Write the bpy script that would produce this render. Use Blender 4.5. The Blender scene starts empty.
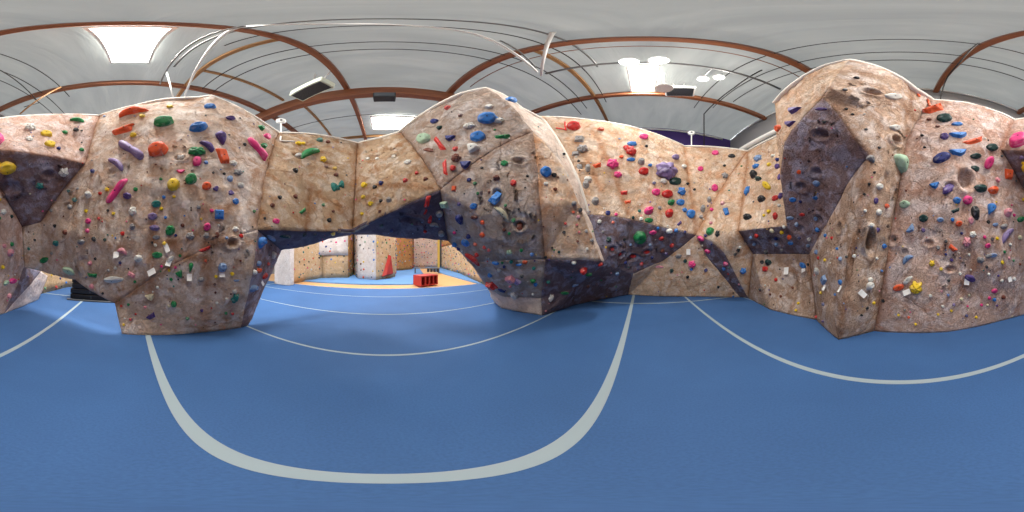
import bpy, bmesh, math, random
from mathutils import Vector, Matrix, noise
from mathutils.bvhtree import BVHTree
random.seed(11)
sc = bpy.context.scene
C = sc.collection
PI = math.pi
# ---------------------------------------------------------------- camera, world, light, exposure
CAMZ = 1.5
cd = bpy.data.cameras.new('camera'); cam = bpy.data.objects.new('camera', cd); C.objects.link(cam)
cd.type = 'PANO'
try: cd.cycles.panorama_type = 'EQUIRECTANGULAR'
except Exception: cd.panorama_type = 'EQUIRECTANGULAR'
cd.clip_start = 0.02; cd.clip_end = 200
cam.location = (0, 0, CAMZ)
cam.rotation_euler = (PI/2, 0, math.radians(130/1024*360))
sc.camera = cam
sc.view_settings.view_transform = 'Standard'; sc.view_settings.look = 'None'
sc.view_settings.gamma = 1; sc.view_settings.use_curve_mapping = False
sc.view_settings.exposure = -0.04
sc.cycles.use_denoising = True
sc.cycles.max_bounces = 10; sc.cycles.diffuse_bounces = 6; sc.cycles.transmission_bounces = 6
sc.cycles.sample_clamp_indirect = 6
w = bpy.data.worlds.new('sky'); sc.world = w; w.use_nodes = True
SKY = 2.1
w.node_tree.nodes['Background'].inputs[0].default_value = (0.93, 0.97, 1.0, 1)
w.node_tree.nodes['Background'].inputs[1].default_value = SKY

def area(name, loc, size, power, rot=(0, 0, 0), color=(1, 0.98, 0.94)):
    ld = bpy.data.lights.new(name, 'AREA'); ld.shape = 'RECTANGLE'; ld.size, ld.size_y = size
    ld.energy = power; ld.color = color
    o = bpy.data.objects.new(name, ld); C.objects.link(o); o.location = loc; o.rotation_euler = rot
    return o
area('troffer_light_south', (0, -1.78, 7.80), (0.5, 1.3), 330)
area('troffer_light_north', (0.02, 3.3, 7.80), (0.5, 1.2), 190)
for lx, ly in ((-9, -2.0), (-9, 2.5), (-13, -2), (-13, 2.5), (-18, 2.5), (-5.95, 0.3)):
    area('troffer_light_far', (lx, ly, 7.80), (0.9, 1.6), 330, color=(1, 0.98, 0.97))
for lx, ly in ((1.4, -6.6), (-2, -6.6), (-.6, -5.0)):
    area('fill_light_tunnel', (lx, ly, 7.80), (0.6, 1.3), 420)  # unseen fill lights without fittings, added to brighten the tunnel cheek and floor

# ---------------------------------------------------------------- helpers
def azel(px, py):
    return math.radians((px-642)/1024*360), math.radians((256-py)/512*180)
def P(px, py, d):
    a, e = azel(px, py)
    return Vector((math.sin(a)*d, math.cos(a)*d, CAMZ+d*math.tan(e)))
def F(px, py, z=0.0):
    a, e = azel(px, py)
    return P(px, py, (CAMZ-z)/math.tan(-e))
def tag(o, label=None, cat=None, group=None, kind=None):
    if label: o['label'] = label
    if cat: o['category'] = cat
    if group: o['group'] = group
    if kind: o['kind'] = kind
    return o
def empty(name, loc, rz=0):
    o = bpy.data.objects.new(name, None); C.objects.link(o); o.location = loc; o.rotation_euler.z = rz
    o.empty_display_size = .1
    return o
def link(name, bm, mats, parent=None, smooth=False, loc=None):
    me = bpy.data.meshes.new(name); bm.to_mesh(me); bm.free()
    if not isinstance(mats, (list, tuple)): mats = [mats]
    for m in mats: me.materials.append(m)
    if smooth:
        for p in me.polygons: p.use_smooth = True
    o = bpy.data.objects.new(name, me); C.objects.link(o)
    if parent: o.parent = parent
    if loc is not None: o.location = loc
    return o
def box(bm, lo, hi, mi=0, bev=0):
    lo, hi = Vector(lo), Vector(hi)
    r = bmesh.ops.create_cube(bm, size=1, matrix=Matrix.Translation((lo+hi)/2) @ Matrix.Diagonal((*(hi-lo), 1)))
    fs = set(f for v in r['verts'] for f in v.link_faces)
    for f in fs: f.material_index = mi
    if bev:
        es = list(set(e for f in fs for e in f.edges))
        r2 = bmesh.ops.bevel(bm, geom=es, offset=bev, segments=2, affect='EDGES', profile=.5)
        for f in r2['faces']: f.material_index = mi
def tube(bm, pts, r, seg=8, mi=0, caps=True, flat=None):
    pts = [Vector(p) for p in pts]; rings = []
    n = len(pts); prev = None
    for i, p in enumerate(pts):
        t = (pts[min(i+1, n-1)]-pts[max(i-1, 0)]).normalized()
        up = Vector((0, 0, 1)) if abs(t.z) < .95 else Vector((1, 0, 0))
        if prev is not None and abs(prev.dot(t)) < .95: up = prev
        s = t.cross(up).normalized(); u = s.cross(t).normalized(); prev = u
        rr = r[i] if isinstance(r, (list, tuple)) else r
        ring = []
        for k in range(seg):
            a = 2*PI*(k+.5)/seg
            ring.append(bm.verts.new(p+s*math.cos(a)*rr*(flat[0] if flat else 1)+u*math.sin(a)*rr*(flat[1] if flat else 1)))
        rings.append(ring)
    for i in range(n-1):
        for k in range(seg):
            f = bm.faces.new((rings[i][k], rings[i][(k+1) % seg], rings[i+1][(k+1) % seg], rings[i+1][k])); f.material_index = mi
    if caps:
        bm.faces.new(rings[0][::-1]).material_index = mi; bm.faces.new(rings[-1]).material_index = mi
def lathe(bm, prof, seg=24, M=Matrix(), mi=0):
    rings = []
    for r, z in prof:
        rings.append([bm.verts.new(M @ Vector((r*math.cos(2*PI*k/seg), r*math.sin(2*PI*k/seg), z))) for k in range(seg)] if r > 1e-5
                     else [bm.verts.new(M @ Vector((0, 0, z)))])
    for a, b in zip(rings[:-1], rings[1:]):
        for k in range(seg):
            k2 = (k+1) % seg
            vs = [a[k % len(a)], a[k2 % len(a)], b[k2 % len(b)], b[k % len(b)]]
            u = []
            for v in vs:
                if v not in u: u.append(v)
            if len(u) > 2:
                try: bm.faces.new(u).material_index = mi
                except ValueError: pass
def srgb(r, g, b):
    f = lambda c: c/12.92 if c <= .04045 else ((c+.055)/1.055)**2.4
    return (f(r/255), f(g/255), f(b/255), 1)

# ---------------------------------------------------------------- materials
def mat(name, col, rough=.6, metal=0, spec=.5, emit=None, estr=0):
    m = bpy.data.materials.new(name); m.use_nodes = True
    b = m.node_tree.nodes['Principled BSDF']
    b.inputs['Base Color'].default_value = col; b.inputs['Roughness'].default_value = rough
    b.inputs['Metallic'].default_value = metal; b.inputs['Specular IOR Level'].default_value = spec
    if emit: b.inputs['Emission Color'].default_value = emit; b.inputs['Emission Strength'].default_value = estr
    return m
class NT:
    def __init__(s, m): s.t = m.node_tree; s.l = s.t.links
    def n(s, typ, **kw):
        nd = s.t.nodes.new(typ)
        for k, v in kw.items():
            if k in nd.inputs.keys(): nd.inputs[k].default_value = v
            else: setattr(nd, k, v)
        return nd
    def noise(s, vec, scale, detail=4, rough=.55, dist=0):
        nd = s.n('ShaderNodeTexNoise'); s.l.new(vec, nd.inputs['Vector'])
        nd.inputs['Scale'].default_value = scale; nd.inputs['Detail'].default_value = detail
        nd.inputs['Roughness'].default_value = rough; nd.inputs['Distortion'].default_value = dist
        return nd.outputs['Fac']
    def ramp(s, fac, stops):
        nd = s.n('ShaderNodeValToRGB'); s.l.new(fac, nd.inputs[0]); e = nd.color_ramp.elements
        while len(e) < len(stops): e.new(.5)
        for el, (p, c) in zip(e, stops):
            el.position = p; el.color = c if isinstance(c, tuple) else (c, c, c, 1)
        return nd.outputs[0]
    def mix(s, fac, a, b, typ='MIX'):
        nd = s.n('ShaderNodeMix', data_type='RGBA', blend_type=typ)
        for sock, v in ((nd.inputs[0], fac), (nd.inputs[6], a), (nd.inputs[7], b)):
            if hasattr(v, 'links'): s.l.new(v, sock)
            else: sock.default_value = v
        return nd.outputs[2]
    def math(s, op, a, b=0.0):
        nd = s.n('ShaderNodeMath', operation=op)
        for sock, v in ((nd.inputs[0], a), (nd.inputs[1], b)):
            if hasattr(v, 'links'): s.l.new(v, sock)
            else: sock.default_value = v
        return nd.outputs[0]

def rock(name, base, stain, chalk, stain_amt=.5, chalk_amt=.6, rough=.85):
    """Painted, sculpted climbing-wall skin: mottled paint, rust stains, chalk, bolt inserts, cracks."""
    m = mat(name, base, rough, spec=.25); t = NT(m); b = m.node_tree.nodes['Principled BSDF']
    co = t.n('ShaderNodeTexCoord').outputs['Object']
    n1 = t.noise(co, 1.1, 5, .6, .6); n2 = t.noise(co, 3.2, 5, .65, .4); n3 = t.noise(co, 14, 4, .6)
    c = t.mix(t.ramp(n1, [(.40, 0.0), (.62, 1.0)]), base, tuple(v*.80 for v in base[:3])+(1,))
    c = t.mix(t.math('MULTIPLY', t.ramp(n2, [(.47, 0.0), (.66, 1.0)]), stain_amt), c, stain)
    ns = t.noise(co, 3.6, 4, .6, .5)
    c = t.mix(t.math('MULTIPLY', t.ramp(ns, [(.47, 0.0), (.62, 1.0)]), chalk_amt), c, chalk)
    c = t.mix(t.math('MULTIPLY', t.ramp(n3, [(.32, 1.0), (.5, 0.0)]), .30), c, tuple(v*.45 for v in base[:3])+(1,))
    # rust-brown paint rubbed along the moulded seams, and fine dark grain
    at = t.n('ShaderNodeAttribute', attribute_name='seam')
    sm = t.math('MULTIPLY', at.outputs['Fac'], t.ramp(t.noise(co, 5.0, 4, .6), [(.3, .35), (.6, 1.0)]))
    c = t.mix(t.math('MULTIPLY', sm, .85), c, tuple(v*.8 for v in stain[:3])+(1,))
    n5 = t.noise(co, 30, 4, .7)
    c = t.mix(t.math('MULTIPLY', t.ramp(n5, [(.34, 1.0), (.48, 0.0)]), .22), c, tuple(v*.45 for v in base[:3])+(1,))
    c = t.mix(t.math('MULTIPLY', t.ramp(n5, [(.56, 0.0), (.68, 1.0)]), .25), c, chalk)
    # bolt inserts
    vo = t.n('ShaderNodeTexVoronoi', feature='F1'); t.l.new(co, vo.inputs['Vector']); vo.inputs['Scale'].default_value = 4.4
    vo.inputs['Randomness'].default_value = .8
    dot = t.ramp(vo.outputs['Distance'], [(.035, 1.0), (.06, 0.0)])
    c = t.mix(dot, c, (.02, .018, .016, 1))
    # cracks
    v2 = t.n('ShaderNodeTexVoronoi', feature='DISTANCE_TO_EDGE')
    wv = t.n('ShaderNodeVectorMath', operation='ADD')
    nz = t.n('ShaderNodeTexNoise'); t.l.new(co, nz.inputs['Vector']); nz.inputs['Scale'].default_value = 1.4
    sv = t.n('ShaderNodeVectorMath', operation='SCALE'); t.l.new(nz.outputs['Color'], sv.inputs[0]); sv.inputs['Scale'].default_value = .9
    t.l.new(co, wv.inputs[0]); t.l.new(sv.outputs[0], wv.inputs[1])
    t.l.new(wv.outputs[0], v2.inputs['Vector']); v2.inputs['Scale'].default_value = .95
    crack = t.ramp(v2.outputs['Distance'], [(.0, 1.0), (.022, 0.0)])
    msk = t.ramp(t.noise(co, .9, 2), [(.5, 0.0), (.56, 1.0)])
    crack = t.math('MULTIPLY', crack, msk)
    c = t.mix(t.math('MULTIPLY', crack, .4), c, tuple(v*.35 for v in stain[:3])+(1,))
    t.l.new(c, b.inputs['Base Color'])
    h = t.math('ADD', t.math('MULTIPLY', n2, .6), t.math('MULTIPLY', n3, .35))
    rg = t.noise(co, 7.0, 6, .7, 1.2)
    h = t.math('ADD', h, t.math('MULTIPLY', t.ramp(rg, [(.44, 0.0), (.5, 1.0), (.56, 0.0)]), .4))
    h = t.math('ADD', h, t.math('MULTIPLY', n5, .12))
    h = t.math('SUBTRACT', h, t.math('MULTIPLY', crack, .3))
    h = t.math('SUBTRACT', h, t.math('MULTIPLY', dot, .5))
    bp = t.n('ShaderNodeBump'); bp.inputs['Strength'].default_value = .68; bp.inputs['Distance'].default_value = .07
    t.l.new(h, bp.inputs['Height']); t.l.new(bp.outputs[0], b.inputs['Normal'])
    return m
S = srgb
M_R = rock('rock_pinkish', S(206,176,160), S(164,110,82), S(224,212,210), .6, .6)
M_L = rock('rock_sand', S(208,184,164), S(170,116,74), S(228,218,210), .6, .75)
M_A = rock('rock_ochre', S(192,164,134), S(152,100,56), S(216,204,190), .75, .6)
M_M = rock('rock_grey', S(180,162,148), S(148,106,76), S(208,202,200), .5, .6)
M_N = rock('rock_cream', S(222,190,160), S(196,132,84), S(236,222,206), .6, .6)
M_Q = rock('rock_tan', S(198,168,144), S(150,104,72), S(222,210,202), .6, .7)
M_SHADE = rock('rock_shaded_slate', S(128,110,114), S(104,70,56), S(158,160,184), .6, .7)  # darker rock copy: shade painted into recesses, overhangs and undersides
M_SHADE2 = rock('rock_shaded_taupe', S(150,128,128), S(122,84,66), S(176,174,192), .6, .7)  # lighter variant, shade put into the colour of recess and side facets
M_SHADE_UNDER = rock('rock_shaded_navy', S(104,92,104), S(84,64,80), S(134,128,140), .5, .5)  # arch underside: shade and blue bounce from the mats put into the colour
M_KICK = rock('rock_pale', S(236,216,200), S(206,180,160), S(242,234,226), .25, .5)
M_FWK = rock('rock_lit_cheek', S(244,226,218), S(220,190,180), S(246,238,234), .2, .4)  # whiter rock copy: light falling on the tunnel cheek painted into its colour
M_EDGE = mat('edge_strip_cream', S(240,234,222), .7)

def wood(name, base, dark, axis='X', sc_=1.0, rough=.5):
    m = mat(name, base, rough); t = NT(m); b = m.node_tree.nodes['Principled BSDF']
    co = t.n('ShaderNodeTexCoord').outputs['Object']; mp = t.n('ShaderNodeMapping'); t.l.new(co, mp.inputs[0])
    mp.inputs['Scale'].default_value = {'X': (.5, 9, 9), 'Y': (9, .5, 9), 'Z': (9, 9, .5)}[axis]
    n = t.noise(mp.outputs[0], 2*sc_, 5, .6, .3)
    t.l.new(t.mix(t.ramp(n, [(.3, 0.0), (.7, 1.0)]), base, dark), b.inputs['Base Color'])
    return m
M_BEAMX = wood('glulam_red_brown_x', S(150,92,58), S(112,64,36), 'X')
M_BEAMY = wood('glulam_red_brown_y', S(150,92,58), S(112,64,36), 'Y')
M_RAFT = wood('rafter_tan', S(172,128,78), S(132,92,50), 'Y')
M_WOODFLOOR = wood('maple_floor', S(226,180,128), S(206,154,100), 'Y', 1.4, .35)
M_WHITE = mat('white_enamel', S(225,225,220), .4)
M_CREAMBOX = mat('cream_enamel', S(196,204,184), .45)
M_BLACK = mat('black_plastic', S(24,24,28), .5)
M_GRILL = mat('dark_grille', S(70,74,80), .5, .3)
M_STEEL = mat('dark_steel', S(52,48,46), .5, .6)
M_GREYSTEEL = mat('grey_steel', S(120,120,118), .45, .6)
M_PURPLE = mat('purple_wall_paint', S(66,44,112), .8)
M_GREYWALL = mat('grey_wall_paint', S(140,140,140), .85)
M_EMIT = mat('lamp_diffuser', (1, 1, 1, 1), .5, emit=(1, .99, .94, 1), estr=9)
M_RED = mat('red_paint', S(172,48,42), .6)
M_REDTAPE = mat('red_tape', S(226,50,36), .6)
M_ORTAPE = mat('orange_tape', S(238,108,60), .6)
M_TAG = mat('white_card', S(232,232,228), .6)

def fabric_roof():
    m = bpy.data.materials.new('white_roof_fabric'); m.use_nodes = True; t = NT(m); nt = m.node_tree
    nt.nodes.remove(nt.nodes['Principled BSDF']); out = nt.nodes['Material Output']
    co = t.n('ShaderNodeTexCoord').outputs['Object']
    mp = t.n('ShaderNodeMapping'); t.l.new(co, mp.inputs[0]); mp.inputs['Scale'].default_value = (1.6, .35, 1)
    n = t.noise(mp.outputs[0], 1.6, 4, .5, .5); n2 = t.noise(co, .5, 2)
    col = t.mix(t.ramp(n, [(.3, 0.0), (.7, 1.0)]), S(178,180,176), S(160,163,161))
    d = t.n('ShaderNodeBsdfDiffuse'); tr = t.n('ShaderNodeBsdfTranslucent'); mx = t.n('ShaderNodeMixShader')  # translucency added so the sky outside comes through as soft fill light
    t.l.new(col, d.inputs[0]); t.l.new(col, tr.inputs[0]); mx.inputs[0].default_value = .3
    bp = t.n('ShaderNodeBump'); bp.inputs['Strength'].default_value = .5; bp.inputs['Distance'].default_value = .12
    t.l.new(n, bp.inputs['Height']); t.l.new(bp.outputs[0], d.inputs['Normal'])
    t.l.new(d.outputs[0], mx.inputs[1]); t.l.new(tr.outputs[0], mx.inputs[2]); t.l.new(mx.outputs[0], out.inputs[0])
    return m
M_ROOF = fabric_roof()
def mat_blue(name, col):
    m = mat(name, col, .7, spec=.3); t = NT(m); b = m.node_tree.nodes['Principled BSDF']
    co = t.n('ShaderNodeTexCoord').outputs['Object']
    a = t.noise(co, .7, 4, .6, .3); c2 = t.noise(co, 60, 3, .6)
    c = t.mix(t.ramp(a, [(.35, 0.0), (.7, 1.0)]), col, tuple(v*1.18 for v in col[:3])+(1,))
    c = t.mix(t.ramp(c2, [(.35, .35), (.65, 0.0)]), c, tuple(v*.6 for v in col[:3])+(1,))
    t.l.new(c, b.inputs['Base Color'])
    bp = t.n('ShaderNodeBump'); bp.inputs['Strength'].default_value = .25; bp.inputs['Distance'].default_value = .01
    t.l.new(c2, bp.inputs['Height']); t.l.new(bp.outputs[0], b.inputs['Normal'])
    return m
M_MAT = mat_blue('blue_carpet_mat', S(60,98,148))
M_FARMAT = mat_blue('pale_blue_mat', S(96,140,190))
M_SEAM = mat('seam_tape', S(156,172,178), .75)

# ---------------------------------------------------------------- setting: floor, mats, walls, roof
XW, YW, YS, XF, YF, ZR = 3.84, 6.38, -9.0, -27.0, 10.0, 7.9
def struct(name, bm, m, **k):
    return tag(link(name, bm, m, **k), kind='structure')
bm = bmesh.new(); box(bm, (XF, YS, -.25), (XW, YF, -.06)); struct('floor', bm, M_WOODFLOOR)
def slab(name, pts, z0, z1, m):
    bm = bmesh.new(); lo = [bm.verts.new((x, y, z0)) for x, y in pts]; hi = [bm.verts.new((x, y, z1)) for x, y in pts]
    n = len(pts); bm.faces.new(hi); bm.faces.new(lo[::-1])
    for i in range(n): bm.faces.new((lo[i], lo[(i+1) % n], hi[(i+1) % n], hi[i]))
    bmesh.ops.recalc_face_normals(bm, faces=bm.faces)
    return link(name, bm, m)
r = empty('floor_mat', (-1.8, -1.3, -.06)); tag(r, 'huge blue carpeted floor mat with pale seam lines filling the near floor', 'mat')
def child(o, par):
    o.parent = par; o.matrix_parent_inverse = Matrix.Translation(-Vector(par.location)); return o
child(slab('mat_surface', [(-7.4, YS+.02), (XW-.02, YS+.02), (XW-.02, YW-.02), (-7.4, YW-.02)], -.06, 0, M_MAT), r)
for x in (-7.3, -5.85, -4.0, -2.15, -.31, 1.53, 3.37):
    wd = {-.31: .046, 1.53: .035}.get(x, .018)
    bm = bmesh.new(); box(bm, (x-wd, YS+.05, 0.0), (x+wd, YW-.05, .004)); child(link('seam_line', bm, M_SEAM), r)
for y in (5.0, -5.6):
    bm = bmesh.new(); box(bm, (-7.3, y-.03, 0.0045), (XW-.05, y+.03, .0065)); child(link('seam_line', bm, M_SEAM), r)
tag(slab('floor_mat', [(-8.6, -7), (-8.6, 2.5), (-10.5, 2.7), (-26, 5.0), (-26, -7)], -.06, .0, M_FARMAT),
    'pale blue floor mat beyond the wooden walkway, under the far climbing blocks', 'mat')
tag(slab('floor_mat', [(-7.45, 4.8), (-7.45, YW-.02), (-7.6, YF-.1), (-26, YF-.1), (-26, 5.6), (-14.5, 4.8)], -.06, .0, M_FARMAT),
    'narrow blue floor mat running along the foot of the far right wall', 'mat')
bm = bmesh.new(); box(bm, (XW, YS, -.25), (XW+.15, YF, ZR)); struct('wall_right', bm, M_GREYWALL)
bm = bmesh.new(); box(bm, (-7.2, YW, -.25), (XW, YW+.15, ZR)); struct('wall_back', bm, M_PURPLE)
bm = bmesh.new(); box(bm, (XF, YF, -.25), (-7.2, YF+.15, ZR)); struct('wall_far_back', bm, M_GREYWALL)
bm = bmesh.new(); box(bm, (XF, YS-.15, -.25), (XW, YS, ZR)); struct('wall_front', bm, M_GREYWALL)
bm = bmesh.new(); box(bm, (XF-.15, YS, -.25), (XF, YF, ZR)); struct('wall_left', bm, M_GREYWALL)
bm = bmesh.new(); box(bm, (-7.2, YW+.15, -.25), (-7.05, YF, ZR)); struct('wall_return', bm, M_GREYWALL)
# white drooping fabric skirt above grey wall
bm = bmesh.new(); tube(bm, [(XW-.05, y, ZR-.06-.03*abs(math.sin(y*1.3))) for y in [YS+i*.4 for i in range(38)]], .03, 8)
struct('trim_1', bm, M_WHITE, smooth=True)
bm = bmesh.new(); tube(bm, [(x, YW-.05, ZR-.15) for x in [-7.1+i*.5 for i in range(22)]], .05, 8)
struct('trim_2', bm, M_WHITE, smooth=True)
# sagging fabric roof
PURL = [-8.5, -6.0, -3.48, -.90, 1.52, 4.06, 6.6, 9.1]
bm = bmesh.new(); NX, NY = 200, 130; g = []
for i in range(NX+1):
    row = []
    x = XF+(XW-XF)*i/NX
    for j in range(NY+1):
        y = YS+(YF-YS)*j/NY
        s = 1
        for a, b_ in zip(PURL[:-1], PURL[1:]):
            if a <= y <= b_: s = math.sin(PI*(y-a)/(b_-a))
        z = ZR+.10*s*(.7+.3*math.sin(x*1.7))+.05*(noise.noise(Vector((x*1.1, y*.4, 0))))
        row.append(bm.verts.new((x, y, z)))
    g.append(row)
for i in range(NX):
    for j in range(NY): bm.faces.new((g[i][j], g[i][j+1], g[i+1][j+1], g[i+1][j]))
struct('ceiling', bm, M_ROOF, smooth=True)

# roof timbers
def beam(name, p0, p1, wd, ht, m, label, group=None):
    p0, p1 = Vector(p0), Vector(p1); c = (p0+p1)/2; bm = bmesh.new(); d = (p1-p0)/2
    if abs(d.x) > abs(d.y): box(bm, (-abs(d.x), -wd/2, -ht/2), (abs(d.x), wd/2, ht/2), 0, .012)
    else: box(bm, (-wd/2, -abs(d.y), -ht/2), (wd/2, abs(d.y), ht/2), 0, .012)
    return tag(link(name, bm, m, loc=c), label, 'beam', group)
zp = ZR-.13
beam('roof_purlin', (XF, -.90, zp), (XW, -.90, zp), .13, .22, M_BEAMX, 'red-brown roof purlin passing just beside the tunnel-side ceiling light panel, nearest overhead')
beam('roof_purlin', (XF, 1.52, zp), (XW, 1.52, zp), .15, .24, M_BEAMX, 'red-brown roof purlin high above the cream back wall, before the hanging lamps')
beam('roof_purlin', (XF, -3.48, zp), (XW, -3.48, zp), .13, .24, M_BEAMX, 'red-brown roof purlin just above the top of the broad pillar wall')
beam('roof_purlin', (XF, 4.06, zp), (XW, 4.06, zp), .13, .22, M_BEAMX, 'red-brown roof purlin behind the round dish and heater, nearest the purple wall')
beam('roof_purlin', (XF, -6.0, zp), (XW, -6.0, zp), .12, .2, M_BEAMX, 'red-brown roof purlin farthest beyond the broad pillar wall')
beam('roof_purlin', (XF, 6.6, zp), (-7.3, 6.6, zp), .12, .2, M_BEAMX, 'red-brown roof purlin over the distant right side of the far room')
beam('roof_beam', (-3.75, YS, 7.42), (-3.75, YW, 7.42), .22, .5, M_BEAMY, 'thick red-brown laminated roof beam crossing above the arch')
beam('roof_rafter', (-1.22, YS, zp), (-1.22, -.95, zp), .09, .16, M_RAFT, 'light tan roof rafter rising from behind the pillar wall, near the white cable')
beam('roof_rafter', (-1.22, 1.6, zp), (-1.22, YW, zp), .09, .16, M_RAFT, 'light tan roof rafter dropping behind the cream back wall top')
beam('roof_rafter', (-6.9, YS, zp), (-6.9, YF, zp), .09, .16, M_RAFT, 'light tan roof rafter beyond the thick beam over the arch')
beam('roof_rafter', (-3.6, -2.62, zp+.02), (-1.28, -2.62, zp+.02), .08, .12, M_RAFT, 'short tan rafter between the thick beam and the light rafter')
beam('roof_rafter', (-6.9, -2.3, zp+.02), (-3.9, -2.3, zp+.02), .08, .12, M_RAFT, 'short tan rafter beyond the thick beam, left of the dark speaker')
beam('roof_rafter', (-6.9, -4.6, zp+.02), (-3.9, -4.6, zp+.02), .08, .12, M_RAFT, 'short tan rafter beyond the thick beam, far left behind the white camera')

def cable(name, pts, r, m, label, cat='cable', group=None, seg=6):
    bm = bmesh.new(); o = Vector(pts[0]); tube(bm, [Vector(p)-o for p in pts], r, seg)
    return tag(link(name, bm, m, smooth=True, loc=o), label, cat, group)
def straight(p, q, n=12, sag=0):
    p, q = Vector(p), Vector(q)
    return [p.lerp(q, i/n)-Vector((0, 0, sag*4*(i/n)*(1-i/n))) for i in range(n+1)]
zc = 7.72
for x, y0, y1, lab in ((-.98, -1.5, 4.4, 'thin black ceiling cable nearest overhead on the arch side'),
                  (-1.62, -3.4, 4.6, 'thin black ceiling cable, middle of the three before the thick beam'),
                  (-1.92, -3.8, 4.9, 'thin black ceiling cable closest to the thick beam'),
                  (1.52, -3.9, 4.6, 'thin black ceiling cable highest above the peaked prow'),
                  (2.04, -5.0, 4.4, 'thin black ceiling cable, middle of the three above the peaked prow'),
                  (2.38, -5.0, 3.8, 'thin black ceiling cable lowest of the three above the peaked prow'),
                  (-5.2, -6, 5.5, 'thin black ceiling cable just beyond the thick beam'),
                  (-7.6, -6, 5.5, 'thin black ceiling cable far beyond the thick beam')):
    cable('ceiling_cable', straight((x, y0, zc), (x, y1, zc), 14, .05), .014, M_STEEL, lab)
cable('conduit_pipe', straight((-1.6, 2.38, 7.4), (2.7, 2.38, 7.4)), .035, M_GREYSTEEL, 'grey conduit carrying the bright hanging lamps', 'pipe')
cable('ceiling_cable', straight((-3.2, 1.82, 7.75), (3.4, 1.82, 7.75)), .014, M_BEAMX, 'thin brown cable running along the purlin before the hanging lamps')
cable('conduit_pipe', straight((-.72, -2.6, 7.7), (-.72, 2.6, 7.7)), .022, M_GREYSTEEL, 'thin grey conduit running nearly overhead across the roof', 'pipe')
def hang(pxs): return [P(x, y, d) for x, y, d in pxs]
def smoothpts(pts, n=6):
    out = []; N = len(pts)
    for i in range(N-1):
        p0, p1, p2, p3 = pts[max(i-1, 0)], pts[i], pts[i+1], pts[min(i+2, N-1)]
        for k in range(n):
            t = k/n
            out.append(.5*((2*p1)+(-p0+p2)*t+(2*p0-5*p1+4*p2-p3)*t*t+(-p0+3*p1-3*p2+p3)*t**3))
    out.append(pts[-1]); return out
cable('ceiling_cable', smoothpts(hang([(184, 99, 3.3), (191, 80, 2.55), (202, 60, 1.95), (216, 42, 1.45), (237, 28, 1.0), (270, 25, .85), (330, 24, .82), (400, 25, .82), (470, 33, 1.05), (512, 52, 1.6), (537, 72, 2.5)])), .022, M_WHITE, 'long white cable looping over the roof from the pillar wall top')
cable('ceiling_cable', smoothpts(hang([(160, 84, 3.0), (170, 65, 2.2), (190, 45, 1.5), (215, 33, 1.05), (245, 26, .8)])), .016, M_GREYSTEEL, 'grey cable curving beside the white looping cable')
cable('support_rod', hang([(166.5, 72, 2.9), (173, 98, 3.35)]), .022, M_WHITE, 'short white rod standing on the pillar wall top', 'rod')
cable('support_rod', hang([(553, 32, 1.2), (541, 76, 3.0)]), .03, M_WHITE, 'white slanting rod hanging from the roof above the central prow', 'rod')
cable('support_rod', [P(500, 42, 1.5)+Vector((0, 0, .2)), P(536, 68, 2.4)], .016, M_GREYSTEEL, 'thin grey rod meeting the white slanting rod', 'rod')
cable('ceiling_cable', smoothpts(hang([(979, 43, 1.6), (960, 62, 2.1), (946, 80, 2.7), (940, 101, 3.1)])), .016, M_STEEL, 'black cable dropping to the top seam of the long end wall')
cable('ceiling_cable', hang([(0, 70, 2.3), (18, 82, 2.9), (39, 103, 3.7), (24, 107, 3.9)]), .014, M_STEEL, 'thin black cable bent back above the dark recess at the tunnel')
cable('support_rod', hang([(61, 87, 3.3), (20, 114, 3.7)]), .022, M_RAFT, 'tan diagonal rod above the wall left of the pillar', 'rod')
cable('support_rod', hang([(762, 70, 2.9), (734, 88, 3.8), (704, 114, 5.25), (704, 147, 5.4)]), .02, M_STEEL, 'thin dark bent pole rising from the back wall past the purple wall', 'rod')
cable('duct_pipe', smoothpts(hang([(741, 150, 5.5), (757, 141, 5.0), (782, 129, 4.5)])), .10, M_WHITE, 'white duct lying behind the wall top beside the peaked prow', 'pipe', seg=14)

# light panels (surface emits) in frames
def troffer(cx, cy, hx, hy, label):
    r = empty('ceiling_light_panel', (cx, cy, 7.82)); tag(r, label, 'ceiling light')
    bm = bmesh.new(); box(bm, (-hx, -hy, .0), (hx, hy, .02)); link('diffuser', bm, M_EMIT, r)
    bm = bmesh.new()
    for a in ((-hx-.04, -hy-.04, -hx, hy+.04), (hx, -hy-.04, hx+.04, hy+.04), (-hx, -hy-.04, hx, -hy), (-hx, hy, hx, hy+.04)):
        box(bm, (a[0], a[1], -.02), (a[2], a[3], .06))
    link('frame', bm, M_WHITE, r)
troffer(0, -1.80, .28, .72, 'glaring white ceiling light panel above the broad pillar wall')
troffer(.02, 3.32, .26, .62, 'glaring white ceiling light panel between the two hanging lamps over the back wall')
for lx, ly, lab in ((-5.95, .3, 'white ceiling light panel just above the dip in the arch top'), (-9, -2.0, 'far room ceiling light panel, front left'), (-9, 2.5, 'far room ceiling light panel, front right')):
    troffer(lx, ly, .45, .8, lab)
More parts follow.
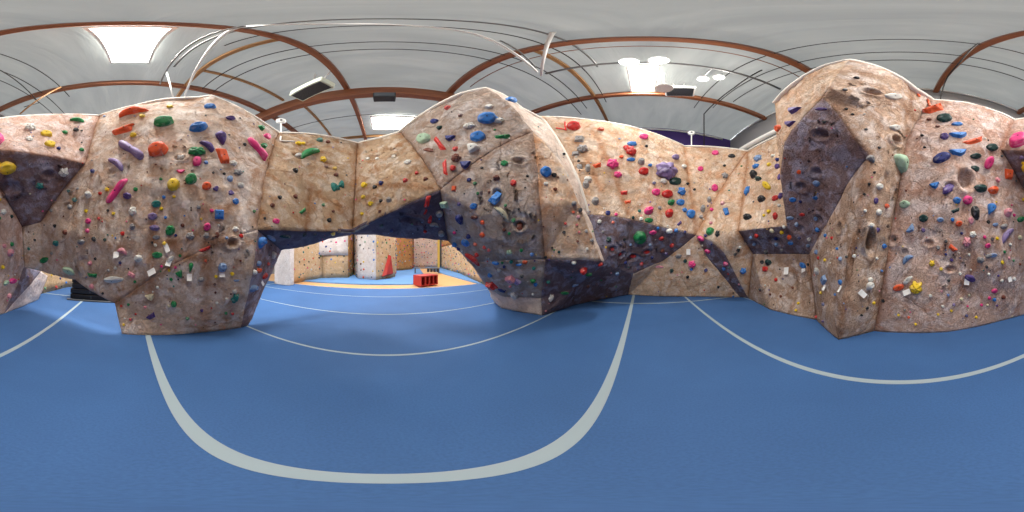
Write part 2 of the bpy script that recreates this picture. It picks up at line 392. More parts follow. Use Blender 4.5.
def lamp(px, py, d, label, sc_=1):
    p = P(px, py, d); r = empty('hanging_lamp', p); SM = Matrix.Scale(sc_, 4); tag(r, label, 'lamp')
    bm = bmesh.new(); lathe(bm, [(0, .22), (.05, .22), (.06, .14), (.13, .08), (.19, 0), (.185, 0), (.12, .07), (.04, .12), (0, .12)], 24, SM)
    link('lamp_shade', bm, M_GREYSTEEL, r, True)
    bm = bmesh.new(); lathe(bm, [(0, -.02), (.08, -.01), (.15, .02), (.14, .05), (0, .08)], 20, SM); link('bulb', bm, M_EMIT, r, True)
    bm = bmesh.new(); tube(bm, [(0, 0, .2), (0, 2.38-p.y, 7.38-p.z)], .014, 6); link('hanger', bm, M_GREYSTEEL, r)
    ld = bpy.data.lights.new('lamp_glow', 'POINT'); ld.energy = 28; ld.shadow_soft_size = .12; ld.color = (1, .98, .92)
    lo = bpy.data.objects.new('lamp_glow', ld); C.objects.link(lo); lo.parent = r; lo.location = (0, 0, -.12)
lamp(629, 62, 2.28, 'bright hanging lamp left of the light panel over the back wall', .8)
lamp(659, 60.5, 2.22, 'bright hanging lamp right of the light panel over the back wall', .8)
lamp(703, 79, 3.0, 'left lamp of the separate lit pair right of the heater', .62)
lamp(719, 77.5, 3.05, 'right lamp of the separate lit pair right of the heater', .62)
def heater(px, py, d, wx, wy, wz, rz, label, body, hangers):
    p = P(px, py, d); r = empty('hanging_heater', p, rz); r.rotation_euler.x = math.radians(-6); tag(r, label, 'heater')
    bm = bmesh.new(); box(bm, (-wx/2, -wy/2, -wz/2), (wx/2, wy/2, wz/2), 0, .03); link('casing', bm, body, r)
    bm = bmesh.new()
    for k in range(9):
        y = -wy/2+.05+(wy-.1)*k/8; box(bm, (-wx/2+.05, y-.012, -wz/2-.02), (wx/2-.05, y+.012, -wz/2-.0))
    box(bm, (-wx/2+.04, -wy/2+.04, -wz/2-.008), (wx/2-.04, wy/2-.04, -wz/2+.002)); link('grille', bm, M_GRILL, r)
    for hx, hy in hangers:
        bm = bmesh.new(); tube(bm, [(hx*.4, hy*.4, wz/2), (hx, hy, 7.98-p.z)], .016, 6); link('hanger', bm, M_WHITE, r)
heater(311, 89, 2.9, .82, .36, .32, math.radians(70), 'pale boxy heater hanging on white straps before the thick beam', M_CREAMBOX, ((-.1, .05), (.25, .12)))
heater(680, 91, 3.55, .66, .42, .16, math.radians(-12), 'white boxy heater hanging behind the round dish over the back wall', M_WHITE, ((-.15, 0), (.1, 0)))
p = P(664, 88, 3.2); r = empty('hanging_dish', p); tag(r, 'round white dish hanging below the light panel beside the heater', 'fixture')
bm = bmesh.new(); lathe(bm, [(0, .10), (.04, .10), (.07, .05), (.14, .03), (.19, -.01), (.185, -.025), (.1, -.015), (0, -.02)], 28); link('disc', bm, M_WHITE, r, True)
bm = bmesh.new(); tube(bm, [(0, 0, .08), (.02, -.03, .25), (-.02, -.05, .4), (0, -.1, 7.98-p.z)], .016, 6); link('hanger', bm, M_WHITE, r)
p = P(384.5, 97, 3.62); r = empty('ceiling_speaker', p, math.radians(90)); tag(r, 'small black box speaker under the thick roof beam', 'speaker')
bm = bmesh.new(); box(bm, (-.25, -.13, -.15), (.25, .13, .15), 0, .02); link('casing', bm, M_BLACK, r)
bm = bmesh.new(); box(bm, (-.22, -.145, -.12), (.22, -.13, .12)); link('grille', bm, M_GRILL, r)
bm = bmesh.new(); tube(bm, [(0, .0, .13), (.0, 0, .25)], .014, 6); link('bracket', bm, M_STEEL, r)
def watcher(px, py, d, py2, label):
    p = P(px, py, d); z2 = P(px, py2, d).z; r = empty('security_camera', (p.x, p.y, z2)); tag(r, label, 'camera')
    bm = bmesh.new(); tube(bm, [(0, 0, 0), (0, 0, p.z-z2-.06)], .022, 8); link('post', bm, M_WHITE, r)
    bm = bmesh.new(); M = Matrix.Translation((0, 0, p.z-z2)) @ Matrix.Rotation(math.atan2(p.y, p.x)-PI/2, 4, 'Z') @ Matrix.Rotation(PI/2, 4, 'X')
    lathe(bm, [(0, .05), (.08, .045), (.13, .02), (.13, -.03), (.08, -.06), (0, -.07)], 20, M); link('housing', bm, M_WHITE, r, True)
    bm = bmesh.new(); lathe(bm, [(0, .066), (.035, .062), (.04, .04), (0, .03)], 14, M); link('lens', bm, M_BLACK, r, True)
watcher(281, 121, 4.1, 137, 'white round camera on a short post where pillar and arch tops meet')
watcher(691.5, 133, 5.5, 147.5, 'white round camera on a post above the back wall, before the purple wall')

# ---------------------------------------------------------------- climbing wall geometry
V = {}
def v(key, *a):
    V[key] = P(*a) if len(a) == 3 else F(*a)
# R : long end wall
for k, a in dict(rt0=(932,100,2.7), rt1=(966,103,2.8), rt2=(1001,113.5,3.1), rt3=(1014,120,3.35), rt4=(1054,115.5,3.4), rt5=(1084,114.5,3.4), rt6=(1124,115.5,3.3),
    r10=(907,140,2.75), r11=(955,150,2.72), a=(1001,150,3.05), r20=(897,200,2.85), r21=(950,205,2.75), am=(1022,187,3.6), r30=(888,251,2.95), r31=(950,262,2.95), r32=(1000,255,3.2), e=(1046,227,4.4),
    rf0=(874,331), rf1=(950,331.5), rf2=(1000,321), h=(1028,313.5), f=(1048,267,4.5), g=(1064,271,5.1), g2=(1072,276,5.9), gf=(1062,299.5),
    b=(1034,152,2.85), b2=(1062,155,2.95), c=(1109,164,3.3), dm=(1052,188,3.55),
    # L
    lt1=(138,105,2.8), lt2=(163,99.6,2.65), lt3=(199,97.6,2.6), lt4=(210,95.6,2.55), lt5=(238,108,2.85), lt6=(263,123,3.3), lt7=(278,132.6,3.7),
    lm1=(120,185,2.85), lm2=(160,185,2.55), lm3=(215,185,2.5), lm4=(263,182,3.05), e2=(41,222,4.2), ll1=(75,235,3.5), ll2=(120,245,2.85), ll3=(165,268,2.65), ll4=(225,240,2.5), ll5=(257,230,2.75),
    lb1=(42,271,4.6), lb2=(62,277,4.1), lb3=(75,280,3.8), lb4=(115,303,3.05), ls1=(251,273,2.72), lf0=(122,334), lf1=(187,333.5), lf2=(240.6,327.5), lf3=(247.5,325.5),
    # arch
    at1=(318,134.5,4.15), at2=(358,143,4.4), at3=(379,138,4.15), at4=(400,132,3.9), ai1=(312,187,3.7), ai2=(355,192,4.1), ai3=(380,185,3.7), al1=(305,230.5,3.35), al2=(352,232,3.8), al3=(400,208,3.35), ub0=(281,250,3.9), ub1=(310,243.5,4.0), ub2=(353,233.8,4.7), ub3=(400,236.5,4.6), m448=(448,241,3.9), m441=(441,190,3.0),
    # M
    mt1=(433,108,3.0), mt2=(463,93,2.45), mt3=(485,88,2.3), mc=(472,138,2.62), m471=(471,166,2.75), m133=(533,132,2.6), m478=(480,215,2.85), m539=(540,202,2.65), m545=(545,258.5,3.25), m505=(505,260,3.3), m470=(470,262.5,3.85),
    m558=(558,159,2.75), m579=(579,202,3.0), m600=(601,260.5,3.5), mk0=(489,289,4.7), mk1=(505,296.5,4.3), mk2=(541,298,3.8), mf0=(494,301), mf1=(501.5,308), mf2=(542,315.5), mf3=(573.6,305), m575=(575,286,4.3), m603=(604,264,3.95),
    s1=(500,94,2.5), s2=(520,108,2.75), s3=(542,120,3.05), s4=(577,181,3.4), s5=(587,214,3.7), s6=(604,262,3.8),
    # N
    n0=(530,117,3.9), n1=(590,120,4.0), n2=(628,126,4.3), n3=(663,137,4.8), n4=(684,146,5.3), n5=(716,147,5.35), n6=(748,151,5.3), ni0=(560,167,4.0), ni1=(608,170,4.05), ni2=(660,185,4.6), ni3=(690,190,5.1), ni4=(711,190,5.25), ni5=(728,179,5.35),
    d0=(584,214,4.0), d1=(628,219,4.25), d2=(662,227,4.65), d3=(696,235,5.1), db0=(603,263,4.3), db1=(633,273,5.35), db2=(663,261,5.55), nf0=(600,299.5), nf1=(628,294.5), nf2=(697,296.5), nf3=(740,297.3), nf4=(748,297.8),
    g1=(712,241,4.85), gg2=(724,252,4.85), g3=(725,279,5.5), g4=(707,256,5.35),
    p743=(743,196,4.95), p739=(739,231,4.6), p753=(753,254,5.1), pr0=(790,131,4.2), pr1=(793,180,4.1), p787=(787,226,3.9), p810=(810,254,4.1), pf0=(770,309.5), pf1=(816,319.8),
    # Q
    q776=(776,102,2.9), q783=(783,94,2.6), q803r=(803,78,2.05), q828=(828,65,1.68), q850=(850,59.8,1.55), q871=(871,65,1.7), q898=(898,77,2.0), q913=(913,88,2.3),
    q776b=(776,130,3.2), q785=(785,143,2.9), q803=(803,118,2.4), q823=(823,98,2.0), q830=(830,88,1.8), q854=(854,139,2.15), q870=(870,157,2.3), q859=(859,170,2.55), q781=(781,180,3.5), qi1=(822,160,2.8), qi2=(815,210,3.6), q835=(835,211,3.2),
    q868=(868,110,2.05), q895=(895,125,2.4), q885=(885,165,2.5), q880=(880,222,2.62), q861=(861,221,2.4), q851=(851,252,2.48), qf=(838.6,339.5)).items():
    v(k, *a)
PN = []   # (section, part name, material, [polys])
PN += [
 ('R', 'wall_panel', M_R, ['rt0 rt1 r11 r10', 'rt1 rt2 a r11', 'r10 r11 r21 r20', 'r11 a am r21', 'r20 r21 r31 r30', 'r21 am e r32 r31', 'r30 r31 rf1 rf0', 'r31 r32 rf2 rf1', 'r32 e f h rf2']),
 ('R', 'upper_panel', M_R, ['rt2 rt3 b a', 'rt3 rt4 b2 b', 'rt4 rt5 c b2', 'rt5 rt6 c']),
 ('R', 'recess_panel', M_SHADE2, ['a b dm am', 'b b2 dm', 'b2 c dm', 'c e2 dm', 'dm e2 e am']),
 ('R', 'tunnel_panel', M_SHADE, ['f g h']),
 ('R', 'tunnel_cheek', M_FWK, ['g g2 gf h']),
 ('L', 'wall_panel', M_L, ['rt6 lt1 lm1 c', 'lt1 lt2 lm2 lm1', 'lt2 lt3 lm3 lm2', 'lt3 lt4 lm3', 'lt4 lt5 lm4 lm3', 'lt5 lt6 lm4', 'lt6 lt7 lm4',
   'c lm1 ll2 ll1', 'c ll1 e2', 'lm1 lm2 ll3 ll2', 'lm2 lm3 ll4 ll3', 'lm3 lm4 ll5 ll4', 'e2 ll1 lb2 lb1', 'e2 lb1 f e', 'll1 ll2 lb4 lb3', 'll1 lb3 lb2', 'll2 ll3 lb4']),
 ('L', 'pillar_panel', M_L, ['lb4 ll3 lf1 lf0', 'll3 ll4 lf1', 'll4 ll5 ls1 lf1', 'ls1 lf2 lf1']),
 ('L', 'side_panel', M_SHADE2, ['ll5 ub0 lf3 ls1', 'ls1 lf3 lf2']),
 ('A', 'wall_panel', M_A, ['lt7 at1 ai1 lm4', 'at1 at2 ai2 ai1', 'lm4 ai1 al1 ll5', 'ai1 ai2 al2 al1']),
 ('A', 'slanted_panel', M_A, ['at2 at3 ai3 ai2', 'at3 at4 m441 ai3', 'ai3 m441 al3', 'ai2 ai3 al3 al2']),
 ('A', 'underside_panel', M_SHADE_UNDER, ['ll5 al1 ub1 ub0', 'al1 al2 ub2 ub1', 'al2 al3 ub3 ub2', 'al3 m441 m448 ub3']),
 ('M', 'upper_panel', M_M, ['at4 mt1 mc m441', 'mt1 mt2 mc', 'mt2 mt3 mc', 'mt3 m133 mc', 'mc m133 m471', 'mc m471 m441']),
 ('M', 'wall_panel', M_M, ['m441 m471 m478 m448', 'm471 m133 m539 m478', 'm478 m539 m545 m505', 'm478 m505 m470', 'm478 m470 m448']),
 ('M', 'side_panel', M_N, ['m133 m558 m539', 'm558 m579 m539', 'm539 m579 m600 m545']),
 ('M', 'belly_panel', M_M, ['m470 m505 mk1 mk0', 'm505 m545 mk2 mk1']),
 ('M', 'kick_panel', M_KICK, ['mk0 mk1 mf1 mf0', 'mk1 mk2 mf2 mf1']),
 ('M', 'underside_panel', M_SHADE, ['m545 m600 m603 m575 mk2', 'mk2 m575 mf3 mf2']),
 ('M', 'ridge_face', M_KICK, ['mt3 s1 s2 m133', 's2 s3 m558 m133', 's3 s4 m579 m558', 's4 s5 m579', 's5 s6 m600 m579', 's6 m603 m600']),
 ('N', 'wall_panel', M_N, ['n0 n1 ni1 ni0', 'ni0 ni1 d1 d0', 'n1 n2 ni1', 'n2 n3 ni2 ni1', 'ni1 ni2 d2 d1', 'n3 n4 ni3 ni2', 'ni2 ni3 d3 d2', 'n4 n5 ni4 ni3', 'n5 n6 ni5 ni4', 'ni3 ni4 d3', 'ni4 ni5 d3']),
 ('N', 'recess_panel', M_SHADE, ['d0 d1 db1 db0', 'd1 d2 db2 db1', 'd2 d3 db2', 'db0 db1 nf1 nf0', 'db0 nf0 mf3 m575']),
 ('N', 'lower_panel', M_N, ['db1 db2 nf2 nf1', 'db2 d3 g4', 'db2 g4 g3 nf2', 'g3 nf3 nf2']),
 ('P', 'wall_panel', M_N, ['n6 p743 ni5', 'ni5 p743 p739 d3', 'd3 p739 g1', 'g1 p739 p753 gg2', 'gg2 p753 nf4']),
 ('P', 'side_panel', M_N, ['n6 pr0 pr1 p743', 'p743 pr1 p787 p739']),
 ('P', 'leaf_overhang', M_SHADE, ['d3 g1 gg2 g4', 'gg2 g3 g4', 'gg2 nf4 g3', 'g3 nf4 nf3']),
 ('P', 'ledge_underside', M_SHADE, ['p739 p787 p810 p753']),
 ('P', 'lower_panel', M_Q, ['p753 p810 pf1 pf0', 'p753 pf0 nf4']),
 ('Q', 'left_face', M_N, ['q850 q830 q828', 'q828 q830 q823 q803r', 'q803r q823 q803 q783', 'q783 q803 q785 q776b', 'q783 q776b q776', 'q776b q785 q781']),
 ('Q', 'recess_panel', M_SHADE2, ['q823 q854 qi1 q803', 'q854 q870 q859 qi1', 'q803 qi1 q781 q785', 'qi1 q859 q835 qi2', 'qi1 qi2 p787 q781', 'qi2 q835 p810 p787']),
 ('Q', 'front_face', M_Q, ['q830 q850 q871 q868', 'q871 q898 q895 q868', 'q898 q913 r10 q895', 'q913 rt0 r10', 'q830 q868 q854 q823', 'q868 q895 q885 q870', 'q868 q870 q854', 'q895 r10 r20 q885', 'q870 q885 q880 q861', 'q885 r20 r30 q880', 'q861 q880 r30 q851', 'q851 r30 rf0 qf']),
 ('Q', 'lower_face', M_Q, ['q870 q861 q835 q859', 'q861 q851 p810 q835', 'q851 qf pf1 p810']),
]
SEC = {  # label, short phrase for holds
 'R': ('long pinkish climbing wall with a dark overhang and a pale cheek beside the low tunnel', 'end wall', (3.0, -1.2, 0)),
 'L': ('broad sand-coloured climbing wall pillar standing between the low tunnel and the arch', 'pillar wall', (-.5, -2.9, 0)),
 'A': ('ochre climbing arch bridging the gap between pillar wall and central prow, shaded navy underneath', 'arch', (-3.8, -1.0, 0)),
 'M': ('grey bulging climbing prow with a pale ridge at the centre of the room', 'central prow', (-2.4, 3.2, 0)),
 'N': ('cream climbing wall with a dark triangular recess below the purple wall', 'back wall', (.4, 6.1, 0)),
 'P': ('climbing wall bay with a dark leaf-shaped overhang between cream wall and peaked prow', 'corner bay', (3.2, 3.6, 0)),
 'Q': ('tallest peaked climbing prow with a big dark hooded recess', 'peaked prow', (2.7, 1.1, 0)),
}
POCK = [(12.5,152.5,0),]  # placeholder, replaced below
# pockets: px, py, radius px x, radius px y, depth m
POCK = [(48,174,5,4,.05),(11,186,9,6,.06),(66,205,4,2,.03),(180,158,4,3,.04),(113,172,4,3,.03),(232,243,5,4,.07),(369,158,4.5,3,.04),(375,158,4,3,.04),(394,156,4,3,.04),
 (412,220,9,5,.10),(298,156,5,3.5,.05),(517,161,4,3,.05),(521,162,3.5,3,.05),(871,93,4.5,3.2,.08),(896,141,5.5,5,.07),(965,180,7,9,.12),(822,134,7,4.5,.08),(817,172,5,4,.06),(802,187,5,4,.06),(818,220,6,5,.06),(895,140,5,4,.05),
 (869.5,242,5,11,.13),(840.5,228,4,4.5,.07),(776,241,7,4,.06),(755,244,5,4,.05),(799,229,5,4,.05),(895,142,5,4,.05),(612,250,4,4,.05),(632,257,6,3.5,.06),(647,252,5,3,.05),(621,254,4,3,.05),
 (893,240,4,4,.04),(929,243,4,3,.04),(950,269,5,3,.04),(949,186,4,3,.04),(85,262,7,5,.03),(800,154,0.1,.1,.0),(520,225,5,4,.06),(497,193,4,4,.06),(885,181,3,9,.04),(905,252,3,3,.03),(818,59,.1,.1,0),(582,167,4,3,.05),(595,98,.1,.1,0)]
POCK = [p for p in POCK if p[4] > 0]

bm = bmesh.new(); bv = {k: bm.verts.new(p) for k, p in V.items()}
camp = Vector((0, 0, CAMZ))
for idx, (s, nm, m, polys) in enumerate(PN):
    for pl in polys:
        vs = [bv[k] for k in pl.split()]
        f = bm.faces.new(vs); f.material_index = idx; f.normal_update()
        if f.normal.dot(camp-f.calc_center_median()) < 0: f.normal_flip()
bmesh.ops.delete(bm, geom=[x for x in bm.verts if not x.link_faces], context='VERTS')
bmesh.ops.triangulate(bm, faces=bm.faces[:])
# coarse mesh for locating pockets
bvh0 = BVHTree.FromBMesh(bm)
def ray(px, py, tree):
    a, e = azel(px, py); d = Vector((math.sin(a)*math.cos(e), math.cos(a)*math.cos(e), math.sin(e)))
    return tree.ray_cast(camp, d, 40)
pk = []
for px, py, rx, ry, dep in POCK:
    l, n_, i_, dist = ray(px, py, bvh0)
    if l is None: continue
    if n_.dot(camp-l) < 0: n_ = -n_
    k = dist*2*PI/1024
    rt = Vector((l.y, -l.x, 0)).normalized(); rt = (rt-n_*rt.dot(n_)).normalized(); up = n_.cross(rt)
    pk.append((l, rt, up, rx*k*1.2, ry*k*1.2, dep))
def target_len(p):
    for l, *_r in pk:
        if (p-l).length < .32: return .035
    return .085
for it in range(12):
    es = [e for e in bm.edges if e.calc_length() > (.085 if e.calc_length() > .17 else target_len((e.verts[0].co+e.verts[1].co)/2))]
    if not es: break
    bmesh.ops.subdivide_edges(bm, edges=es, cuts=1, use_grid_fill=False)
    bmesh.ops.triangulate(bm, faces=[f for f in bm.faces if len(f.verts) > 3], quad_method='SHORT_EDGE')
print('wall faces', len(bm.faces))
bm.normal_update()
BVH1 = BVHTree.FromBMesh(bm)
SEAMK = ['rt6 c e2', 'c e', 'lt7 lm4 ll5', 'at2 ai2 al2', 'at4 m441 m448', 'm441 m471 m133', 'm133 m539 m545', 'q913 r10 r20 r30 rf0', 'n6 ni5 d3', 'n6 p743 p739', 'p739 p753 nf4', 'n4 ni3 d3',
         'rt3 a am e', 'p810 pf1', 'lb4 ll3 ll4', 'a b b2 c', 'ai1 al1', 'q870 q861 q851 qf', 'q823 q854 q870', 'ai2 ai3 m441']
SEAMP = [[(592,131),(607,160),(628,214)], [(155,210),(152,270),(150,300)], [(206,212),(206,260),(206,330)], [(310,189),(330,200),(346,217)], [(966,225),(975,262),(962,290)], [(455,165),(430,200)], [(575,140),(600,190)], [(150,245),(190,240),(230,205)], [(900,100),(915,120)]]
SG = []
for ks in SEAMK:
    kk = ks.split()
    SG += [(V[a_], V[b_]) for a_, b_ in zip(kk[:-1], kk[1:])]
for pl in SEAMP:
    qq = [ray(x_, y_, BVH1)[0] for x_, y_ in pl]; SG += [(a_, b_) for a_, b_ in zip(qq[:-1], qq[1:]) if a_ and b_]
def seamv(co):
    best = 9
    for a_, b_ in SG:
        ab = b_-a_; t_ = max(0, min(1, (co-a_).dot(ab)/ab.length_squared)); d_ = (a_+ab*t_-co).length
        if d_ < best: best = d_
    return best
def disp(co):
    a = noise.fractal(co*.9, 1.0, 2.0, 4)*.045
    b = (1-abs(noise.noise(co*2.3+Vector((5, 1, 3))))*2)*.018
    c_ = noise.fractal(co*6.0, 1.0, 2.0, 3)*.011
    return a+b+c_
moves = []
for x in bm.verts:
    n_ = x.normal
    o = disp(x.co)
    lowz = min(1, max(0, x.co.z/.25))
    o *= .25+.75*lowz
    for l, rt, up, rx, ry, dep in pk:
        d = x.co-l
        if abs(d.x) > .5 or abs(d.y) > .5: continue
        q = math.hypot(d.dot(rt)/rx, d.dot(up)/ry)
        if q < 2.4: o += -dep*1.5*math.exp(-(q/.75)**4) + dep*.38*math.exp(-((q-1.25)/.35)**2)
    if n_.dot(camp-x.co) < 0: n_ = -n_
    moves.append((x, n_*o))
SEAMV = []
for x, m_ in moves:
    sd = seamv(x.co); SEAMV.append(math.exp(-(sd/(.09+.05*noise.noise(x.co*3)))**2)); x.co += m_
for f in bm.faces:
    f.normal_update()
BVH = BVHTree.FromBMesh(bm); FM = [f.material_index for f in bm.faces]
secroot = {}
for k, (lab, short, loc) in SEC.items():
    secroot[k] = tag(empty('climbing_wall', loc), lab, 'climbing wall')
bm.verts.ensure_lookup_table()
for idx, (s, nm, m, polys) in enumerate(PN):
    root = secroot[s]; o0 = Vector(root.location); nb = bmesh.new(); mp_ = {}
    for f in bm.faces:
        if f.material_index != idx: continue
        vs = []
        for x in f.verts:
            if x.index not in mp_: mp_[x.index] = nb.verts.new(x.co-o0)
            vs.append(mp_[x.index])
        nf = nb.faces.new(vs); nf.smooth = True
    sv_ = [0.0]*len(mp_)
    for k_, (oi, nv) in enumerate(mp_.items()): sv_[k_] = SEAMV[oi]
    # give the skin a thickness away from the climbers' side
    nb.normal_update()
    o = link(nm, nb, m, root)
    at_ = o.data.attributes.new('seam', 'FLOAT', 'POINT'); at_.data.foreach_set('value', sv_)
    md = o.modifiers.new('thickness', 'SOLIDIFY'); md.thickness = .07; md.offset = -1
bm.free()
def edge_strip(s, keys, r=.042, m=None):
    root = secroot[s]; o0 = Vector(root.location); pts = []
    ks = keys.split()
    for a_, b_ in zip(ks[:-1], ks[1:]):
        for i in range(8): pts.append(V[a_].lerp(V[b_], i/8))
    pts.append(V[ks[-1]])
    nb = bmesh.new(); out = []
    for p_ in pts:
        away = Vector((p_.x, p_.y, 0)).normalized()
        out.append(p_-o0+away*.05+Vector((0, 0, .0)))
    tube(nb, out, r, 8, flat=(1.9, 1)); link('top_edge', nb, m or M_EDGE, root, True)
edge_strip('R', 'rt0 rt1 rt2 rt3 rt4 rt5 rt6'); edge_strip('L', 'rt6 lt1 lt2 lt3 lt4 lt5 lt6 lt7', .042)
edge_strip('A', 'lt7 at1 at2 at3 at4'); edge_strip('M', 'at4 mt1 mt2 mt3 s1 s2 s3 s4 s5')
edge_strip('N', 'n0 n1 n2 n3 n4 n5 n6'); edge_strip('P', 'n6 pr0'); edge_strip('Q', 'q776 q783 q803r q828 q850 q871 q898 q913 rt0')

# ---------------------------------------------------------------- climbing holds
HC = {'o': ('orange', (232,92,44)), 'r': ('red', (204,44,38)), 'y': ('yellow', (236,200,40)), 'g': ('green', (30,132,72)), 't': ('teal', (26,120,112)),
      'b': ('blue', (52,124,200)), 'n': ('navy blue', (38,48,116)), 'p': ('purple', (84,62,128)), 'k': ('black', (34,38,42)), 'K': ('dark green', (22,62,58)),
      'w': ('white', (222,222,214)), 'e': ('grey', (150,148,146)), 'm': ('pink', (232,62,134)), 'l': ('lavender', (134,116,162)), 's': ('pale pink', (226,150,160)),
      'c': ('cream', (214,206,172)), 'B': ('brown', (112,58,42)), 'i': ('pale blue', (130,160,200)), 'q': ('pale green', (170,200,170))}
HM = {k: mat(v[0].replace(' ', '_')+'_resin', S(*v[1]), .55, spec=.35) for k, v in HC.items()}
for k_, m_ in HM.items():
    t = NT(m_); b_ = m_.node_tree.nodes['Principled BSDF']; co = t.n('ShaderNodeTexCoord').outputs['Object']
    n_ = t.noise(co, 2.2, 4, .65, .4); bc = S(*HC[k_][1])
    c_ = t.mix(t.math('MULTIPLY', t.ramp(n_, [(.5, 0.0), (.72, 1.0)]), .38), tuple(v_*.9 for v_ in bc[:3])+(1,), S(222,220,216))
    c_ = t.mix(t.ramp(t.noise(co, 3.1, 3), [(.36, .45), (.5, 0.0)]), c_, tuple(v_*.45 for v_ in bc[:3])+(1,))
    t.l.new(c_, b_.inputs['Base Color'])
    bp = t.n('ShaderNodeBump'); bp.inputs['Strength'].default_value = .3; bp.inputs['Distance'].default_value = .03
    t.l.new(n_, bp.inputs['Height']); t.l.new(bp.outputs[0], b_.inputs['Normal'])
M_BOLT = mat('bolt_head', S(40,38,38), .4, .6)
SH = {'D': 'dome', 'C': 'crescent', 'W': 'wedge', 'O': 'long curved', 'T': 'triangular', 'R': 'round', 'L': 'lumpy', 'H': 'chip', 'X': 'block', 'E': 'teardrop', 'J': 'jug'}
def hold_mesh(kind, seed):
    """A bolt-on grip, unit footprint (x, y within .5), standing out along +z, base sunk a little."""
    rnd = random.Random(seed); bm = bmesh.new(); NS = 20; NR = 6
    off = Vector((rnd.random()*9, rnd.random()*9, seed))
    facet = kind in 'WTXH'
    if kind in 'WTX':
        NB = 4
        if kind == 'W': base = [(-.5,.32),(.5,.42),(.36,-.4),(-.34,-.42)]; top = [(-.36,.18,.35),(.42,.3,.75),(.1,.05,.8),(-.2,.0,.5)]
        elif kind == 'T': base = [(-.5,.4),(.5,.46),(.34,-.12),(.06,-.5),(-.32,-.2)]; top = [(-.4,.33,.5),(.4,.38,.6),(.2,.0,.8),(.03,-.2,.85),(-.2,-.02,.7)]
        else: base = [(-.46,.5),(.48,.46),(.46,-.5),(-.5,-.46)]; top = [(-.3,.36,.7),(.32,.3,.85),(.3,-.25,.75),(-.28,-.3,.6)]
        lo = [bm.verts.new((x, y, -.15)) for x, y in base]; hi = [bm.verts.new(t_) for t_ in top]
        bm.faces.new(hi); bm.faces.new(lo[::-1])
        NB = len(lo)
        for i in range(NB): bm.faces.new((lo[i], lo[(i+1) % NB], hi[(i+1) % NB], hi[i]))
        bmesh.ops.recalc_face_normals(bm, faces=bm.faces)
        bmesh.ops.bevel(bm, geom=bm.edges[:]+bm.verts[:], offset=.07, segments=2, affect='EDGES', profile=.55)
    else:
        rings = []
        for i in range(NR+1):
            t_ = i/NR; ring = []
            for k in range(NS):
                a = 2*PI*k/NS; cx, sy = math.cos(a), math.sin(a)
                R_ = 1+.10*noise.noise(off+Vector((cx, sy, 0))*1.3)
                if kind == 'H': R_ *= 1+.14*math.cos(3*a+seed)
                rr = (1-t_)**.75 if kind in 'RDJE' else (1-t_)**.85
                x, y = .5*cx*R_*rr, .5*sy*R_*rr
                z = math.sqrt(max(0, 1-(rr)**2))*.95
                if kind == 'H': z = min(z, .62)
                if kind == 'R': z = min(z*1.1, .84+.2*y)
                if kind == 'D': z = min(z, .72+.55*y, .95-.25*x); y += .10*z
                if kind == 'J':
                    y += .26*z; z = z*(1+.25*(y > 0)) - .28*math.exp(-((x/.22)**2+((y-.28)/.12)**2))
                if kind == 'E': x *= .58+.84*y; z = min(z, .8+.5*y)
                if kind == 'C':
                    y = y*.75 + .30-1.35*x*x; z *= .9
                if kind == 'O':
                    bul = .62+.55*abs(2*x)**1.6; y = y*bul + .10*math.sin(x*6.0); z *= .7+.35*abs(2*x)
                if kind == 'L':
                    z += .16*math.cos(5*a+seed)*rr; q = 1+.16*math.cos(5*a+seed); x *= q; y *= q
                n_ = noise.noise(off+Vector((x, y, z))*3.2)*.05
                ring.append(bm.verts.new((x+n_, y+n_, z-.12*(i == 0)-.0+n_)))
                if i == NR: break
            rings.append(ring)
        for A_, B_ in zip(rings[:-1], rings[1:]):
            for k in range(NS):
                vs = [A_[k], A_[(k+1) % NS]]+([B_[0]] if len(B_) == 1 else [B_[(k+1) % NS], B_[k]])
                bm.faces.new(vs)
        base = [bm.verts.new((x.co.x, x.co.y, -.22)) for x in rings[0]]
        for k in range(NS): bm.faces.new((base[k], base[(k+1) % NS], rings[0][(k+1) % NS], rings[0][k]))
        bm.faces.new(base[::-1])
        if kind == 'L':
            for k in range(6):
                a = k*PI/3+seed; Mx = Matrix.Translation((.3*math.cos(a), .3*math.sin(a), .45)) @ Matrix.Scale(.2, 4)
                bmesh.ops.create_uvsphere(bm, u_segments=10, v_segments=7, radius=1, matrix=Mx)
    me = bpy.data.meshes.new('climbing_hold')
    bm.to_mesh(me); bm.free()
    for p_ in me.polygons: p_.use_smooth = kind not in 'WTXH'
    me.materials.append(HM['w'])
    return me
HPROTO = {(k, s_): hold_mesh(k, s_+1) for k in SH for s_ in range(2)}
nb = bmesh.new(); lathe(nb, [(0, .03), (.06, .028), (.068, .0), (.068, -.06)], 12); BOLTME = bpy.data.meshes.new('bolt'); nb.to_mesh(nb and BOLTME); nb.free(); BOLTME.materials.append(M_BOLT)
def topz(me, x, y):
    t_ = BVHTree.FromPolygons([v_.co for v_ in me.vertices], [p_.vertices[:] for p_ in me.polygons]); l_ = t_.ray_cast(Vector((x, y, 3)), Vector((0, 0, -1)))[0]
    return l_.z if l_ else .5
TOPZ = {'D': .9, 'C': .8, 'W': .66, 'O': .6, 'T': .66, 'R': .86, 'L': .86, 'H': .6, 'X': .72, 'E': .9, 'J': .82}

